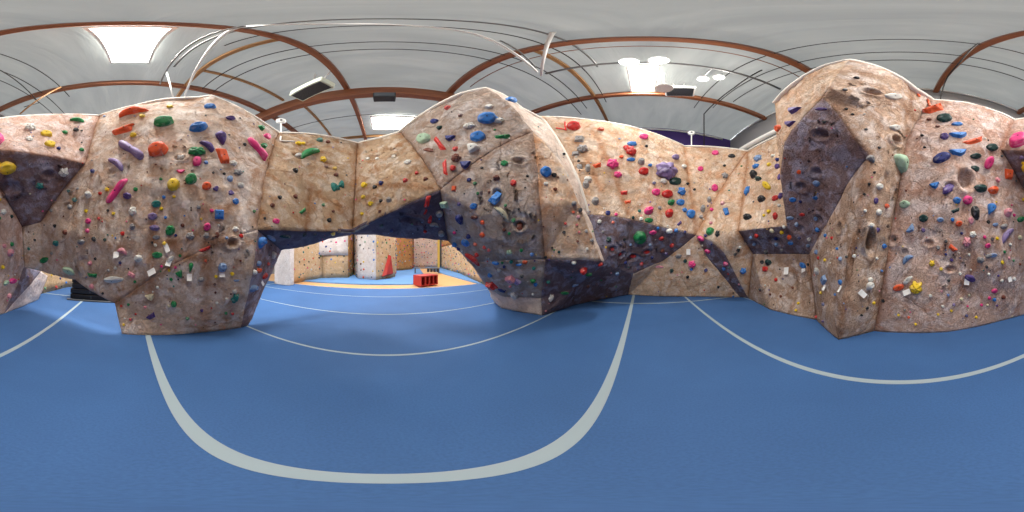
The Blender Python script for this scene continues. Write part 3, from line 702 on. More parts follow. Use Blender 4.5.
TILES = [  # (origin x, origin y, zoom, "zx,zy,w,h,angle,colour,shape; ...")
(0,95,3.9375,"303,103,46,20,15,g,C;182,153,40,24,20,y,D;197,195,42,26,20,y,D;255,148,20,12,0,g,H;300,138,22,12,0,k,H;230,211,20,12,0,n,D;322,215,18,16,0,g,R;120,130,34,26,0,w,L;115,175,24,24,0,w,L;28,290,76,60,-10,y,J;250,303,38,34,0,w,L;155,357,34,24,20,t,L;365,300,18,14,0,n,H;305,368,13,12,0,e,H;270,378,16,12,0,t,H;295,413,22,18,0,t,H;348,396,28,28,0,w,J;395,388,15,15,0,r,R;422,372,20,18,0,y,R;202,455,14,12,0,k,H;12,460,22,22,0,w,L;340,457,18,14,0,y,R;348,497,26,22,0,m,R;447,467,16,16,0,y,R;425,455,13,12,0,k,H;390,487,14,14,0,r,R;275,440,22,14,0,e,H;45,478,14,12,0,K,H"),
(0,215,3.9375,"216,43,18,12,0,k,H;257,68,22,18,0,B,L;345,62,20,18,0,m,R;413,98,16,14,0,K,H;483,73,18,20,0,r,H;320,108,30,24,-20,e,J;222,112,24,26,-30,t,J;137,98,12,11,0,k,H;113,133,14,13,0,t,H;203,150,14,12,0,e,H;175,178,44,26,-20,g,D;15,122,18,18,0,s,R;45,115,18,14,0,g,H;37,150,24,34,0,s,J;10,205,18,14,0,y,R;50,260,34,28,0,m,D;22,268,26,22,-30,q,J;35,318,18,20,0,s,H;376,172,14,12,0,k,R;355,190,24,14,10,s,H;480,148,44,28,20,s,C;272,220,64,34,20,q,D;362,238,44,22,8,g,W;445,256,86,30,-5,w,J;220,238,42,9,5,B,H;362,280,26,16,30,s,H;473,188,16,14,0,n,R;428,218,14,12,0,e,H;405,308,12,10,0,k,H;478,358,13,12,0,r,R;487,432,13,12,0,y,R;370,95,26,14,0,k,H;455,208,18,12,0,w,H"),
(100,90,3.9375,"130,92,88,32,-20,o,C;275,66,28,13,-5,y,D;433,65,32,22,8,b,D;167,103,20,13,-10,y,R;252,126,64,42,5,g,D;92,160,88,36,-17,o,W;132,178,22,20,0,y,R;390,152,64,36,-15,b,J;475,192,45,58,10,p,E;122,233,106,34,48,l,O;420,226,68,30,52,p,C;228,238,62,70,15,o,D;382,245,62,34,5,g,L;383,283,36,42,0,m,R;482,262,36,72,2,o,X;417,286,18,14,0,b,X;58,293,68,30,42,l,C;240,351,15,13,0,g,R;318,322,36,18,0,m,T;358,352,46,52,20,g,D;290,374,52,50,0,y,R;420,380,38,40,30,o,D;457,388,22,22,30,p,H;65,398,134,28,-50,m,O;28,392,20,20,0,y,R;140,391,20,18,0,g,R;108,418,36,32,10,p,D;252,422,16,16,0,b,R;222,450,44,32,-10,t,D;292,420,15,13,0,y,H;440,475,20,18,0,m,R;242,467,18,18,0,y,R;470,490,42,42,0,b,X;207,498,46,34,0,l,D;53,488,16,18,0,y,R;130,478,28,34,0,w,L;388,460,22,18,0,e,L;258,502,16,14,0,b,R;398,508,14,12,0,y,H;30,476,12,12,0,k,R;320,265,30,22,0,w,L"),
(100,210,3.9375,"422,67,34,40,20,m,D;277,82,44,52,30,g,D;298,100,16,13,0,n,R;253,132,22,18,0,y,R;215,72,48,24,8,l,J;222,108,36,22,0,e,D;355,102,38,28,0,e,L;218,138,22,12,0,w,H;225,178,50,32,0,g,D;315,180,16,14,0,g,R;242,222,14,12,0,m,R;272,238,16,12,0,y,R;297,226,16,14,0,m,R;278,196,42,22,-55,w,J;415,155,62,20,-22,r,W;416,200,15,13,0,o,R;483,228,42,44,0,i,J;457,262,18,15,0,y,R;357,226,30,42,10,g,E;314,255,32,36,-20,g,T;280,273,18,12,0,g,H;398,272,28,20,0,e,L;92,165,40,26,22,s,J;152,192,34,32,-40,w,J;88,98,14,16,0,r,R;128,68,26,28,0,e,J;123,255,36,20,30,s,X;55,275,86,32,-3,w,J;137,282,15,12,0,g,R;198,345,42,34,-10,c,T;291,370,27,26,0,g,R;202,420,46,30,-30,p,W;92,453,15,11,0,y,R;344,426,17,14,0,g,R;178,382,17,12,0,s,R;120,431,15,13,0,r,R;112,372,13,12,0,g,R;83,376,11,10,0,k,R;226,304,15,12,0,w,H;140,410,11,10,0,r,R;452,293,14,13,0,B,R;400,395,14,13,0,p,H;460,365,15,11,0,w,H;498,350,15,11,0,w,H;272,380,13,12,0,c,H;325,60,16,22,0,B,H;420,100,26,24,0,e,L;462,98,18,26,0,B,L;78,210,14,14,0,n,R;205,128,18,10,0,k,H;455,325,12,10,0,B,R;18,118,14,12,0,k,R"),
(200,90,3.9375,"120,112,30,20,5,p,D;238,150,40,10,38,g,W;263,185,28,30,10,m,D;226,232,114,26,60,m,O;250,220,20,22,0,g,R;130,290,26,22,0,w,L;118,350,24,24,0,i,R;122,405,22,20,0,p,H;140,440,26,28,0,b,D;150,325,30,24,0,e,L;387,211,20,18,0,y,R;440,252,70,34,-22,g,C;388,262,34,24,-15,w,J;485,274,22,22,0,y,L;375,318,22,15,0,k,H;375,420,22,18,0,B,D;285,455,22,20,0,B,D;313,424,26,11,0,k,H;213,478,15,14,0,g,R;405,478,36,20,-35,g,W;485,453,15,14,0,g,R;175,215,14,10,0,k,H;255,505,14,12,0,k,R;160,375,26,20,0,w,L;95,330,12,12,0,k,R;52,326,12,12,0,k,R"),
(200,210,3.9375,"162,102,23,18,-10,r,R;235,132,36,54,0,b,J;140,75,26,20,0,w,L;257,40,20,26,0,k,L;300,45,32,24,10,m,D;400,10,34,14,-25,g,W;410,95,24,14,0,k,H;335,105,52,17,8,K,C;280,110,44,22,30,i,J;287,178,22,32,20,w,E;268,212,17,10,-40,r,H;230,210,22,22,0,i,R;232,238,30,20,0,o,L;253,260,34,20,-55,r,J;208,310,34,36,0,i,J;127,252,22,16,0,y,R;143,278,32,14,0,i,W;57,293,15,13,0,B,R;137,320,28,15,0,w,D;137,347,28,34,0,t,L;103,350,17,10,20,r,H;102,405,13,13,0,g,R;128,408,12,11,0,r,R;66,366,14,12,0,c,H;62,322,13,11,0,k,R;160,200,12,11,0,B,R;185,158,16,12,0,e,H;105,110,16,14,0,i,R;75,60,14,12,0,w,H;68,100,20,26,20,B,L;7,388,13,11,0,B,R;215,245,14,26,40,w,H"),
(300,90,3.9375,"137,309,18,14,0,y,R;110,205,17,12,-20,B,H;103,302,15,13,0,B,R;142,334,17,16,0,B,R;143,392,30,44,-20,t,C;162,380,24,34,20,t,C;77,198,26,14,0,t,H;130,478,14,12,0,B,R;253,375,22,28,20,y,D;250,421,22,16,0,y,D;278,448,24,20,-15,y,D;245,488,15,15,0,y,R;295,383,14,20,0,k,H;320,367,16,24,0,n,L;318,437,14,15,0,k,R;415,357,22,14,0,r,T;460,327,17,14,0,r,R;350,435,24,20,0,e,J;315,478,13,12,0,B,R;495,352,20,16,0,B,L;268,272,22,12,0,w,L;305,272,22,12,0,w,L;370,262,22,16,0,w,L;75,150,12,11,0,k,R;425,285,24,18,0,w,L;12,212,18,12,0,y,H"),
(300,210,3.9375,"244,16,20,19,0,y,D;115,40,24,16,0,k,H;130,92,18,16,0,y,L;320,60,18,14,0,K,H;495,8,34,14,-60,r,W;60,95,16,12,0,k,H;360,80,16,11,0,n,H"),
(400,80,3.9375,"440,80,60,30,18,b,D;190,110,22,16,0,r,D;240,139,20,12,5,B,D;137,163,28,24,0,n,D;157,189,18,16,0,K,R;345,152,64,48,-12,b,D;95,232,52,50,0,q,D;152,248,72,24,63,r,W;112,275,38,16,12,B,H;195,230,36,28,0,n,T;307,224,56,42,-10,b,D;402,224,54,22,0,g,W;285,270,62,40,15,w,E;220,272,20,18,0,r,R;222,308,32,24,-30,B,L;208,347,22,24,0,r,R;256,336,44,38,0,n,T;176,345,78,24,86,r,W;272,180,32,22,-15,w,L;272,393,20,18,0,n,R;411,329,30,26,0,g,D;447,406,26,25,0,r,R;380,388,28,24,0,B,J;378,464,38,52,28,b,X;295,407,18,16,0,g,R;212,428,20,24,0,o,X;306,446,17,12,0,g,H;290,497,36,28,-20,b,D;415,494,17,14,0,g,R;232,488,14,18,0,p,H;352,442,14,11,0,B,R;108,480,54,20,-65,r,O;175,492,32,32,0,q,X;20,396,19,14,0,r,D;67,367,17,14,0,r,D;102,392,17,14,0,B,H;350,105,30,14,-10,w,L;388,160,30,18,-20,w,L;322,345,12,11,0,k,R"),
(400,200,3.9375,"238,75,38,46,-10,n,E;290,32,34,46,20,b,X;400,58,88,28,48,c,C;293,70,32,20,0,B,J;325,88,18,20,0,o,R;325,137,20,22,0,o,R;270,143,20,17,0,n,H;260,168,30,40,0,b,D;297,174,17,16,0,o,R;333,186,17,14,0,r,R;350,197,17,12,0,r,R;447,80,20,17,0,g,R;410,118,20,20,0,B,D;430,132,15,13,0,g,R;472,110,32,26,0,B,J;302,216,26,15,0,r,D;376,248,32,17,8,b,D;430,205,24,18,0,q,L;478,198,18,14,0,g,R;438,243,20,18,10,t,D;467,256,32,16,0,b,W;492,245,26,18,0,o,D;403,247,13,12,0,g,R;285,237,84,22,38,r,C;238,225,34,20,12,q,J;287,272,24,42,10,w,E;360,337,36,36,0,r,X;437,312,34,38,-20,s,X;462,320,32,24,35,l,X;400,355,32,14,25,n,H;450,375,24,26,0,w,L;355,295,26,13,20,b,H;172,25,34,48,0,q,D;155,55,32,34,20,e,D;135,102,44,18,10,e,C;163,132,32,28,0,e,D;118,78,17,36,10,r,H;100,123,15,13,0,r,R;215,175,26,15,35,b,X;230,192,16,12,30,n,X;480,300,22,12,0,k,H;345,228,20,11,10,e,H;468,35,14,12,0,k,R;215,128,14,14,0,m,R;390,275,20,12,10,w,H;410,262,16,10,0,n,H"),
(500,80,3.9375,"180,363,46,52,-10,b,D;213,374,24,17,0,k,H;290,184,46,40,0,r,D;397,194,28,15,0,o,D;312,234,34,24,0,e,X;298,290,28,16,0,e,X;313,348,24,30,0,e,J;346,348,22,28,0,e,J;338,415,28,34,0,e,J;375,480,32,36,0,e,J;383,338,36,26,-10,o,W;443,332,42,34,0,m,L;463,373,32,24,0,m,L;478,303,17,15,0,o,R;497,270,20,28,0,r,R;488,445,34,24,0,r,W;217,430,14,18,0,B,H;180,408,20,14,0,w,H;290,488,18,24,0,e,J;325,272,38,28,0,e,L;345,390,30,20,0,w,L;250,292,12,12,0,k,R;310,320,13,11,0,k,R;108,378,12,11,0,k,R"),
(500,200,3.9375,"290,17,20,24,0,k,J;316,40,18,24,0,k,J;289,48,15,16,0,o,R;308,66,16,16,0,s,R;257,93,13,14,0,r,R;303,98,13,12,0,r,R;252,127,13,18,0,k,H;312,127,13,14,0,r,R;340,122,14,18,0,e,L;306,163,11,13,0,B,H;343,192,13,13,0,w,H;232,205,13,14,0,K,R;180,225,15,13,0,k,H;362,158,13,20,0,e,H;100,244,30,20,0,o,D;82,200,20,15,0,g,R;125,214,20,16,0,b,R;133,268,18,14,0,t,H;130,317,22,17,20,g,H;140,332,20,13,20,b,H;82,297,30,14,10,B,H;330,277,34,28,-35,r,J;350,293,28,18,-10,g,D;393,252,24,22,-30,r,D;290,245,28,11,0,w,H;295,335,36,14,-20,i,D;255,367,40,16,0,g,D;200,385,17,28,0,w,L;190,322,15,14,0,t,H;425,52,24,22,0,n,D;457,57,17,14,0,m,R;392,85,24,15,25,w,L;445,88,20,12,0,o,D;428,155,22,22,0,K,L;442,192,24,17,0,r,D;470,212,22,14,0,r,D;460,288,22,18,-30,i,D;490,155,14,12,0,k,R;205,188,12,11,0,k,R;405,125,12,11,0,e,R;130,370,13,11,0,w,R;40,340,14,10,10,s,H;345,340,18,10,-10,B,H"),
(600,100,3.9375,"172,147,32,24,15,m,D;126,174,36,21,-5,b,D;120,203,34,36,0,r,L;123,235,32,17,0,b,D;82,225,17,13,0,o,R;162,246,26,30,0,e,J;172,282,40,36,0,r,D;298,226,24,26,0,l,D;258,280,78,66,0,l,L;298,322,46,36,0,K,D;197,257,15,14,0,b,R;213,327,15,13,0,n,H;220,364,36,34,0,m,D;265,371,48,38,0,r,D;320,360,28,32,0,b,L;317,404,36,30,0,b,D;280,405,28,26,0,g,J;357,450,40,42,0,b,D;333,433,18,22,0,b,R;192,438,40,34,-20,m,J;271,450,34,36,0,r,J;193,474,38,24,0,g,D;102,362,46,26,-10,o,D;110,402,30,17,0,o,W;155,437,15,14,0,t,R;130,463,19,11,0,K,H;235,424,20,13,0,e,H;313,487,30,16,-40,p,W;454,210,28,20,0,m,D;396,272,24,22,0,m,D;452,347,30,34,0,m,D;483,407,18,17,0,s,R;497,440,24,36,-20,b,X;440,432,17,15,0,m,R;430,395,20,26,0,e,J;405,430,22,30,0,e,J;437,485,18,13,0,s,R;490,258,12,11,0,k,R;492,298,22,24,-30,e,L;162,468,24,12,0,w,H;398,460,20,18,0,e,L;250,320,24,20,0,w,L;330,262,24,14,0,w,L;345,330,12,11,0,k,R;372,352,12,11,0,k,R;182,182,12,11,0,k,R"),
(600,190,3.9375,"157,187,62,60,-25,g,D;208,167,36,21,-10,m,D;273,163,32,24,0,w,J;300,159,22,15,0,b,D;228,150,15,12,0,b,R;241,191,24,20,0,r,D;283,217,24,17,0,r,D;183,245,34,17,0,r,D;130,261,36,18,0,r,D;78,252,24,14,0,r,D;48,235,24,19,0,r,D;245,240,24,17,0,B,D;163,290,18,15,0,r,D;435,164,32,32,0,g,R;463,172,20,26,0,k,L;397,192,32,22,30,m,D;424,241,26,20,10,m,D;362,291,34,26,0,m,L;310,260,30,20,-10,e,D;335,280,22,17,0,K,D;282,317,17,18,0,K,H;345,342,19,13,0,k,D;417,316,22,15,0,n,D;63,325,20,20,-40,b,D;232,302,50,10,5,s,H;360,312,16,11,0,b,H;197,215,14,12,0,i,R;95,200,14,12,0,n,R;120,215,12,11,0,i,R;335,165,14,12,0,n,R;260,250,14,12,0,p,R;205,265,13,12,0,n,R;100,285,13,12,0,n,R;30,198,22,18,0,t,L;415,180,16,12,0,n,H;495,290,16,22,0,m,H;488,310,18,16,0,b,D"),
(700,100,3.9375,"125,221,28,17,0,k,D;95,259,12,11,0,k,R;368,43,54,36,0,p,T;353,95,46,30,0,p,T;310,113,28,34,20,o,D;230,231,24,26,0,i,L;221,262,22,20,0,b,L;273,255,16,16,0,y,R;288,220,16,11,0,w,H;306,235,14,16,0,n,X;306,262,20,26,0,p,D;314,303,17,30,0,p,D;213,297,28,30,-20,k,J;230,312,24,20,0,K,J;263,338,50,30,45,y,D;186,357,18,36,0,b,L;243,393,34,28,0,k,J;297,387,34,22,-20,r,D;318,378,18,26,0,p,L;297,460,22,32,0,r,J;187,463,38,26,0,k,J;272,440,20,16,0,y,L;252,455,14,12,0,y,H;104,443,28,40,-15,b,T;312,415,17,15,0,w,L;90,407,18,16,0,m,R;390,284,30,14,0,o,D;460,330,30,28,0,i,J;365,393,34,24,0,b,D;455,385,24,20,0,b,D;402,452,26,17,0,r,D;355,465,36,17,0,i,D;455,467,28,15,0,i,W;475,35,36,15,0,p,D;395,400,16,14,0,n,R;330,500,18,12,0,w,H;380,490,24,16,0,i,D"),
(700,200,3.9375,"222,140,22,16,10,r,D;200,148,16,12,0,i,H;283,120,26,13,5,c,W;322,127,20,17,0,y,D;213,174,22,16,0,i,D;353,147,28,15,0,o,W;357,170,28,17,0,b,D;463,117,32,13,-10,b,D;430,155,22,14,0,w,L;425,180,24,14,0,i,D;245,245,15,24,0,k,J;270,248,26,28,0,K,J;257,272,26,26,0,r,D;405,258,36,26,40,b,D;299,314,19,16,20,r,D;237,352,13,11,0,k,R;276,371,12,11,0,B,R;318,379,12,11,0,B,R;387,406,13,12,0,y,R;378,434,13,12,0,y,R;170,278,26,22,0,b,L;150,198,17,14,0,k,H;138,213,15,13,0,k,H;157,186,14,12,0,w,H;490,316,36,28,-60,i,X;477,365,14,12,0,y,R;487,410,14,14,0,n,R;460,205,17,22,0,i,J;468,228,13,16,0,r,R;495,140,15,16,0,b,R;72,342,12,11,0,k,R;100,275,28,28,0,b,D;95,250,16,14,0,p,R;22,282,24,14,0,n,D;300,150,26,13,0,n,D;300,175,24,13,0,i,W;390,150,22,13,0,n,D;260,205,26,13,0,k,H;322,196,18,12,0,e,H;365,345,12,11,0,B,R"),
(770,50,3.9375,"483,184,50,28,8,w,D;492,306,36,28,8,w,D;398,430,32,34,-30,e,E;295,157,15,10,0,k,R;200,232,32,18,0,p,D;340,110,14,9,0,k,R;378,312,12,11,0,k,R;214,284,14,11,0,k,R;430,384,13,11,0,k,R;300,232,12,9,0,k,R;410,482,12,11,0,k,R;325,254,12,9,0,k,R"),
(770,170,3.9375,"430,65,26,26,0,w,R;416,122,18,30,5,p,D;459,142,19,20,0,o,R;427,166,22,26,0,w,R;401,217,19,20,0,w,R;422,237,18,26,0,p,D;245,268,14,14,0,r,R;228,257,12,12,0,p,R;265,310,12,12,0,b,R;278,350,17,20,0,i,D;185,322,20,34,0,i,J;196,345,12,12,0,r,R;222,428,38,48,20,b,E;187,400,17,34,15,w,J;278,442,18,26,0,b,D;392,458,34,34,-40,w,J;395,432,22,20,0,w,R;450,300,20,24,30,b,D;420,348,15,14,0,w,R;440,397,13,12,0,b,R;203,480,13,12,0,y,R;217,355,13,12,0,y,R;302,342,13,12,0,k,R;330,338,18,18,-20,w,L;258,490,12,12,0,b,R;390,55,18,10,0,k,H;372,95,18,9,0,k,H;150,372,14,12,0,k,R;375,160,18,14,0,w,L"),
(770,250,3.9375,"213,212,13,13,0,n,R;183,263,12,12,0,r,R;210,280,12,11,0,p,R;408,208,16,11,0,y,H;445,200,22,11,0,k,H;43,183,12,11,0,B,R;382,228,12,11,0,k,R;360,256,12,11,0,k,R"),
(870,80,3.9375,"113,330,56,82,5,q,E;251,117,66,38,-18,o,W;293,153,50,36,0,K,D;344,174,36,16,0,b,D;266,183,17,10,0,B,H;293,224,32,28,0,p,D;350,220,62,28,0,b,T;407,242,80,32,-18,o,W;283,307,76,40,-28,n,D;349,287,66,34,0,b,T;417,300,42,28,-5,K,D;480,267,44,34,-5,K,D;413,350,34,26,20,K,D;469,326,66,36,-65,m,D;315,425,68,32,-38,p,D;255,417,44,30,-12,b,T;434,430,58,32,5,K,J;484,438,42,34,0,o,J;342,475,34,32,25,b,D;384,473,42,38,0,m,R;136,490,46,36,-15,q,D;205,218,13,10,0,k,R;232,155,18,10,0,B,H;142,435,12,10,0,B,R;215,265,12,10,0,k,R"),
(870,200,3.9375,"211,73,42,36,-5,K,D;162,115,50,28,-50,i,T;277,78,32,24,0,i,D;210,119,18,22,0,p,R;325,77,18,18,0,b,R;351,93,32,28,-15,o,D;338,42,38,20,-18,K,W;415,55,34,60,-15,k,J;397,82,22,34,-10,s,D;475,37,56,44,30,b,E;466,86,19,14,0,k,H;494,97,26,17,-10,i,D;361,131,15,13,0,n,R;404,136,30,26,0,w,L;299,162,21,16,10,k,R;381,165,34,38,0,s,L;324,190,44,30,45,o,W;299,214,13,12,0,n,R;321,236,17,16,0,p,R;268,187,28,14,-35,e,H;150,237,58,28,-40,i,C;244,249,24,24,0,y,L;280,272,22,16,-20,y,D;310,317,17,13,0,k,R;113,345,56,32,-18,o,D;148,316,54,24,-40,w,D;182,344,54,46,10,y,L;394,308,52,34,25,p,D;434,237,34,28,30,e,J;460,263,15,14,0,k,R;484,218,44,20,-5,i,D;464,180,28,24,-20,m,D;452,146,18,16,0,m,R;481,154,15,18,0,k,R;500,152,15,14,0,y,R;490,358,30,22,-5,m,D;470,386,15,14,0,m,R;238,377,20,14,0,w,R;286,418,18,12,0,w,R;320,436,13,12,0,y,R;268,451,13,12,0,y,R;112,453,13,12,0,y,R;152,462,13,12,0,o,R;180,489,13,12,0,y,R;137,433,12,11,0,k,R;308,374,14,13,0,b,H;330,412,15,13,0,l,R;418,461,14,12,0,y,R;438,413,14,11,0,m,R;380,455,14,11,0,n,H;100,155,12,10,0,k,R;355,290,20,12,0,w,H;390,215,16,11,0,w,H"),
(930,90,5.12,"455,262,84,80,0,m,D;400,432,40,64,5,o,X;477,375,15,20,0,y,R;345,460,26,26,0,s,L;368,338,15,13,0,k,R;470,345,26,18,10,l,H"),
(930,180,5.12,"397,172,40,50,0,s,J;430,180,17,16,0,m,R;465,203,42,32,-10,g,J;477,100,18,18,0,y,R;402,285,100,40,-52,l,C;343,222,38,28,-10,i,D;378,240,42,32,-10,e,J;345,297,19,17,0,y,R;380,368,16,14,0,g,R;405,400,20,16,0,s,R;427,412,14,13,0,g,R;460,295,30,24,0,c,D;370,422,28,18,-35,y,D;460,432,14,13,0,B,R;300,390,44,24,-15,e,J;350,490,15,14,0,p,R;300,482,26,13,0,w,H;410,330,22,14,0,w,H"),
(930,260,5.12,"375,190,30,24,-20,B,D;330,203,24,20,0,b,L;303,192,17,14,0,m,R;343,233,13,12,0,p,R;265,235,17,14,0,m,R;294,230,19,13,0,c,R;192,236,16,12,0,m,R;367,105,28,14,0,w,L;430,97,20,20,0,w,L;95,178,22,18,0,l,R;120,232,20,16,0,l,R;65,238,24,16,0,w,R;160,200,26,14,-20,c,H;60,160,20,14,0,s,H;200,180,18,13,0,c,H"),
]
TAGS = "66,255,0;68.5,249.5,0;"
TAGLIST = [(117.5,254,-15),(117.5,254.1,-15),(117.3,254,0)]
TAGLIST = [(117,254.6,-10,6,6),(167.5,248,-30,5,8.5),(168.7,263,15,5,5.5),(152,271.5,-32,8.5,5.5),(189.5,276.5,0,5,6.5),(222,274,0,5.5,3.5),(261,282.5,0,3.5,5),(688.3,251.5,0,4,5.5),(786.7,271,0,5,7.5),(804,270.3,-20,4.5,4.5),(825.5,287.5,10,4,5.5),(841.5,289,15,3.5,6.5),(861.5,293,-40,5.5,8),(907,291.8,-25,7.5,5),(966.5,281,10,5,5.5),(1009,278.5,0,4,4.5),(966.3,281.2,0,4.5,5),(1009,273.7,-20,8,3)]
raw = []
for ox, oy, zz, txt in TILES:
    for en in txt.split(';'):
        q = en.split(',')
        raw.append((ox+float(q[0])/zz, oy+float(q[1])/zz, float(q[2])/zz, float(q[3])/zz, float(q[4]), q[5], q[6]))
PSHORT = {}
for s, nm, m, polys in PN:
    base = SEC[s][1]
    ex = {'recess_panel': 'dark recess of '+base, 'underside_panel': 'dark underside of '+base, 'leaf_overhang': 'dark leaf-shaped overhang', 'ledge_underside': 'dark ledge beside peaked prow',
          'ridge_face': 'pale ridge of '+base, 'side_panel': 'right side of '+base if s in 'LM' else base, 'left_face': 'left face of '+base, 'pillar_panel': 'foot of '+base,
          'belly_panel': 'belly of '+base, 'lower_panel': 'lower '+base, 'tunnel_panel': 'tunnel side of '+base, 'tunnel_cheek': 'tunnel side of '+base,
          'upper_panel': 'upper '+base, 'lower_face': 'lower '+base, 'kick_panel': 'foot of '+base, 'slanted_panel': 'right half of '+base}.get(nm, base)
    PSHORT[len(PSHORT)] = ex
def frame_at(px, py):
    hs = []
    for dx, dy in ((0, 0), (1.2, 0), (-1.2, 0), (0, 1.2), (0, -1.2)):
        l, n_, i_, dist = ray(px+dx, py+dy, BVH)
        if l is None:
            if not hs and (dx, dy) == (0, 0): return None
            continue
        if n_.dot(camp-l) < 0: n_ = -n_
        hs.append((l, n_, i_, dist))
    l0, n0_, i0, d0_ = hs[0]
    n_ = sum((h_[1] for h_ in hs if abs(h_[3]-d0_) < .35), Vector()).normalized()
    rt = Vector((l0.y, -l0.x, 0)).normalized(); rt = (rt-n_*rt.dot(n_)).normalized(); up = n_.cross(rt).normalized()
    return l0, n_, rt, up, d0_, FM[i0]
HOLDS = []
for px, py, w_, h_, ang, cl, sh in raw:
    fr = frame_at(px, py)
    if fr is None or fr[0].length > 12: continue
    if any(abs(px-q['px']) < 2.2 and abs(py-q['py']) < 2.2 for q in HOLDS): continue
    l0, n_, rt, up, dist, fi = fr
    k = dist*2*PI/1024*math.cos(0)
    foreshort = max(.55, abs(n_.dot((camp-l0).normalized())))
    # in-plane direction whose view is the given screen angle, and the true length of what is seen foreshortened
    vd = (l0-camp).normalized(); sr = Vector((l0.y, -l0.x, 0)).normalized(); su = sr.cross(vd).normalized()
    if su.z < 0: su = -su
    th = math.radians(ang); sd = sr*math.cos(th)-su*math.sin(th)
    den = vd.dot(n_); ax = (sd-vd*(sd.dot(n_)/den)); st = min(ax.length, 1.5); ax.normalize(); ay = n_.cross(ax).normalized()
    py_ = math.sqrt(max(.2, 1-(ay.dot(vd))**2))
    wm, hm = w_*k*st*.95, h_*k/max(.72, py_)*{'D': .84, 'O': 1.35, 'C': 1.1, 'J': .9}.get(sh, 1.0)
    wm = max(wm, .028); hm = max(hm, .028)
    dm_ = min(wm, hm)*(.58 if sh in 'RDJLEX' else .5)
    if sh in 'DJLR': wm *= .93
    HOLDS.append(dict(px=px % 1024, py=py, w=w_, h=h_, pos=l0-n_*dm_*.06, n=n_, ax=ax, ay=ay, wm=wm, hm=hm, dm=dm_, c=cl, s=sh, area=w_*h_, sec=fi, size=math.sqrt(wm*hm)))
HOLDS.sort(key=lambda q: -q['area'])
BIG, REST = HOLDS[:300], HOLDS[300:]
print('holds', len(HOLDS))
# labels: look first, then the place on the wall, then an easily found neighbour
for q in BIG:
    sz = 'huge' if q['area'] > 230 else 'large' if q['area'] > 90 else 'medium' if q['area'] > 30 else 'small' if q['area'] > 14 else 'tiny'
    shn = SH[q['s']]
    q['noun'] = '%s %s' % (HC[q['c']][0], 'chip' if q['s'] == 'H' else shn+' hold')
    q['short'] = '%s %s' % (sz, q['noun'])
    q['base'] = '%s on the %s' % (q['short'], PSHORT[q['sec']])
from collections import Counter
cnt = Counter(q['base'] for q in BIG)
def direction(a_, b_):   # where a lies seen from b
    dx = (a_['px']-b_['px']+512) % 1024-512; dy = a_['py']-b_['py']
    if abs(dx) > 2.2*abs(dy): return 'right of' if dx > 0 else 'left of'
    if abs(dy) > 2.2*abs(dx): return 'below' if dy > 0 else 'above'
    return ('down-' if dy > 0 else 'up-')+('right of' if dx > 0 else 'left of')
used = set(); scnt = Counter((q['short'], q['sec']) for q in BIG); used_b = cnt
for q in BIG:
    if cnt[q['base']] == 1: q['label'] = q['base']; used.add(q['base'])
for q in BIG:
    if 'label' in q: continue
    def dist(o_):
        dx = (q['px']-o_['px']+512) % 1024-512; return math.hypot(dx, q['py']-o_['py'])
    near = sorted((o_ for o_ in BIG if o_ is not q and cnt[o_['base']] == 1 or (o_ is not q and scnt[(o_['short'], o_['sec'])] == 1)), key=lambda o_: dist(o_)/(1+o_['area']/60))
    done = False
    for o_ in near[:14]:
        if o_['short'] == q['short']: continue
        lab = '%s on the %s, %s the %s' % (q['short'], PSHORT[q['sec']], direction(q, o_), o_['short'].replace(' hold', ''))
        if len(lab.split()) > 16: lab = '%s on %s, %s %s' % (q['short'].replace(' hold', ''), PSHORT[q['sec']], direction(q, o_), o_['short'].replace(' hold', ''))
        if lab not in used and len(lab.split()) <= 16:
            q['label'] = lab; used.add(lab); done = True; break
    if not done: q['label'] = q['base']
GRP = 'bolt-on climbing holds scattered over the climbing walls'
for i, q in enumerate(BIG):
    me = HPROTO[(q['s'], i % 2)]
    o = bpy.data.objects.new('climbing_hold', me); C.objects.link(o)
    o.matrix_world = Matrix(((q['ax'].x*q['wm'], q['ay'].x*q['hm'], q['n'].x*q['dm'], q['pos'].x), (q['ax'].y*q['wm'], q['ay'].y*q['hm'], q['n'].y*q['dm'], q['pos'].y),
                             (q['ax'].z*q['wm'], q['ay'].z*q['hm'], q['n'].z*q['dm'], q['pos'].z), (0, 0, 0, 1)))
    o.material_slots[0].link = 'OBJECT'; o.material_slots[0].material = HM[q['c']]
    tag(o, q['label'], 'climbing hold', GRP)
    if q['area'] > 45:
        b_ = bpy.data.objects.new('bolt', BOLTME); C.objects.link(b_); b_.parent = o
        rb = .55 if q['size'] < .2 else .42
        cy = {'C': .22, 'D': .06, 'J': -.12, 'T': -.02, 'W': .08}.get(q['s'], 0); cx = {'W': .08, 'T': .02}.get(q['s'], 0)
        tz = topz(me, cx, cy)
        hs_ = .12/max(q['size'], .05)
        b_.matrix_parent_inverse = Matrix()
        b_.location = (cx, cy, tz); b_.scale = (rb*q['size']/q['wm']*1.6, rb*q['size']/q['hm']*1.6, .6)
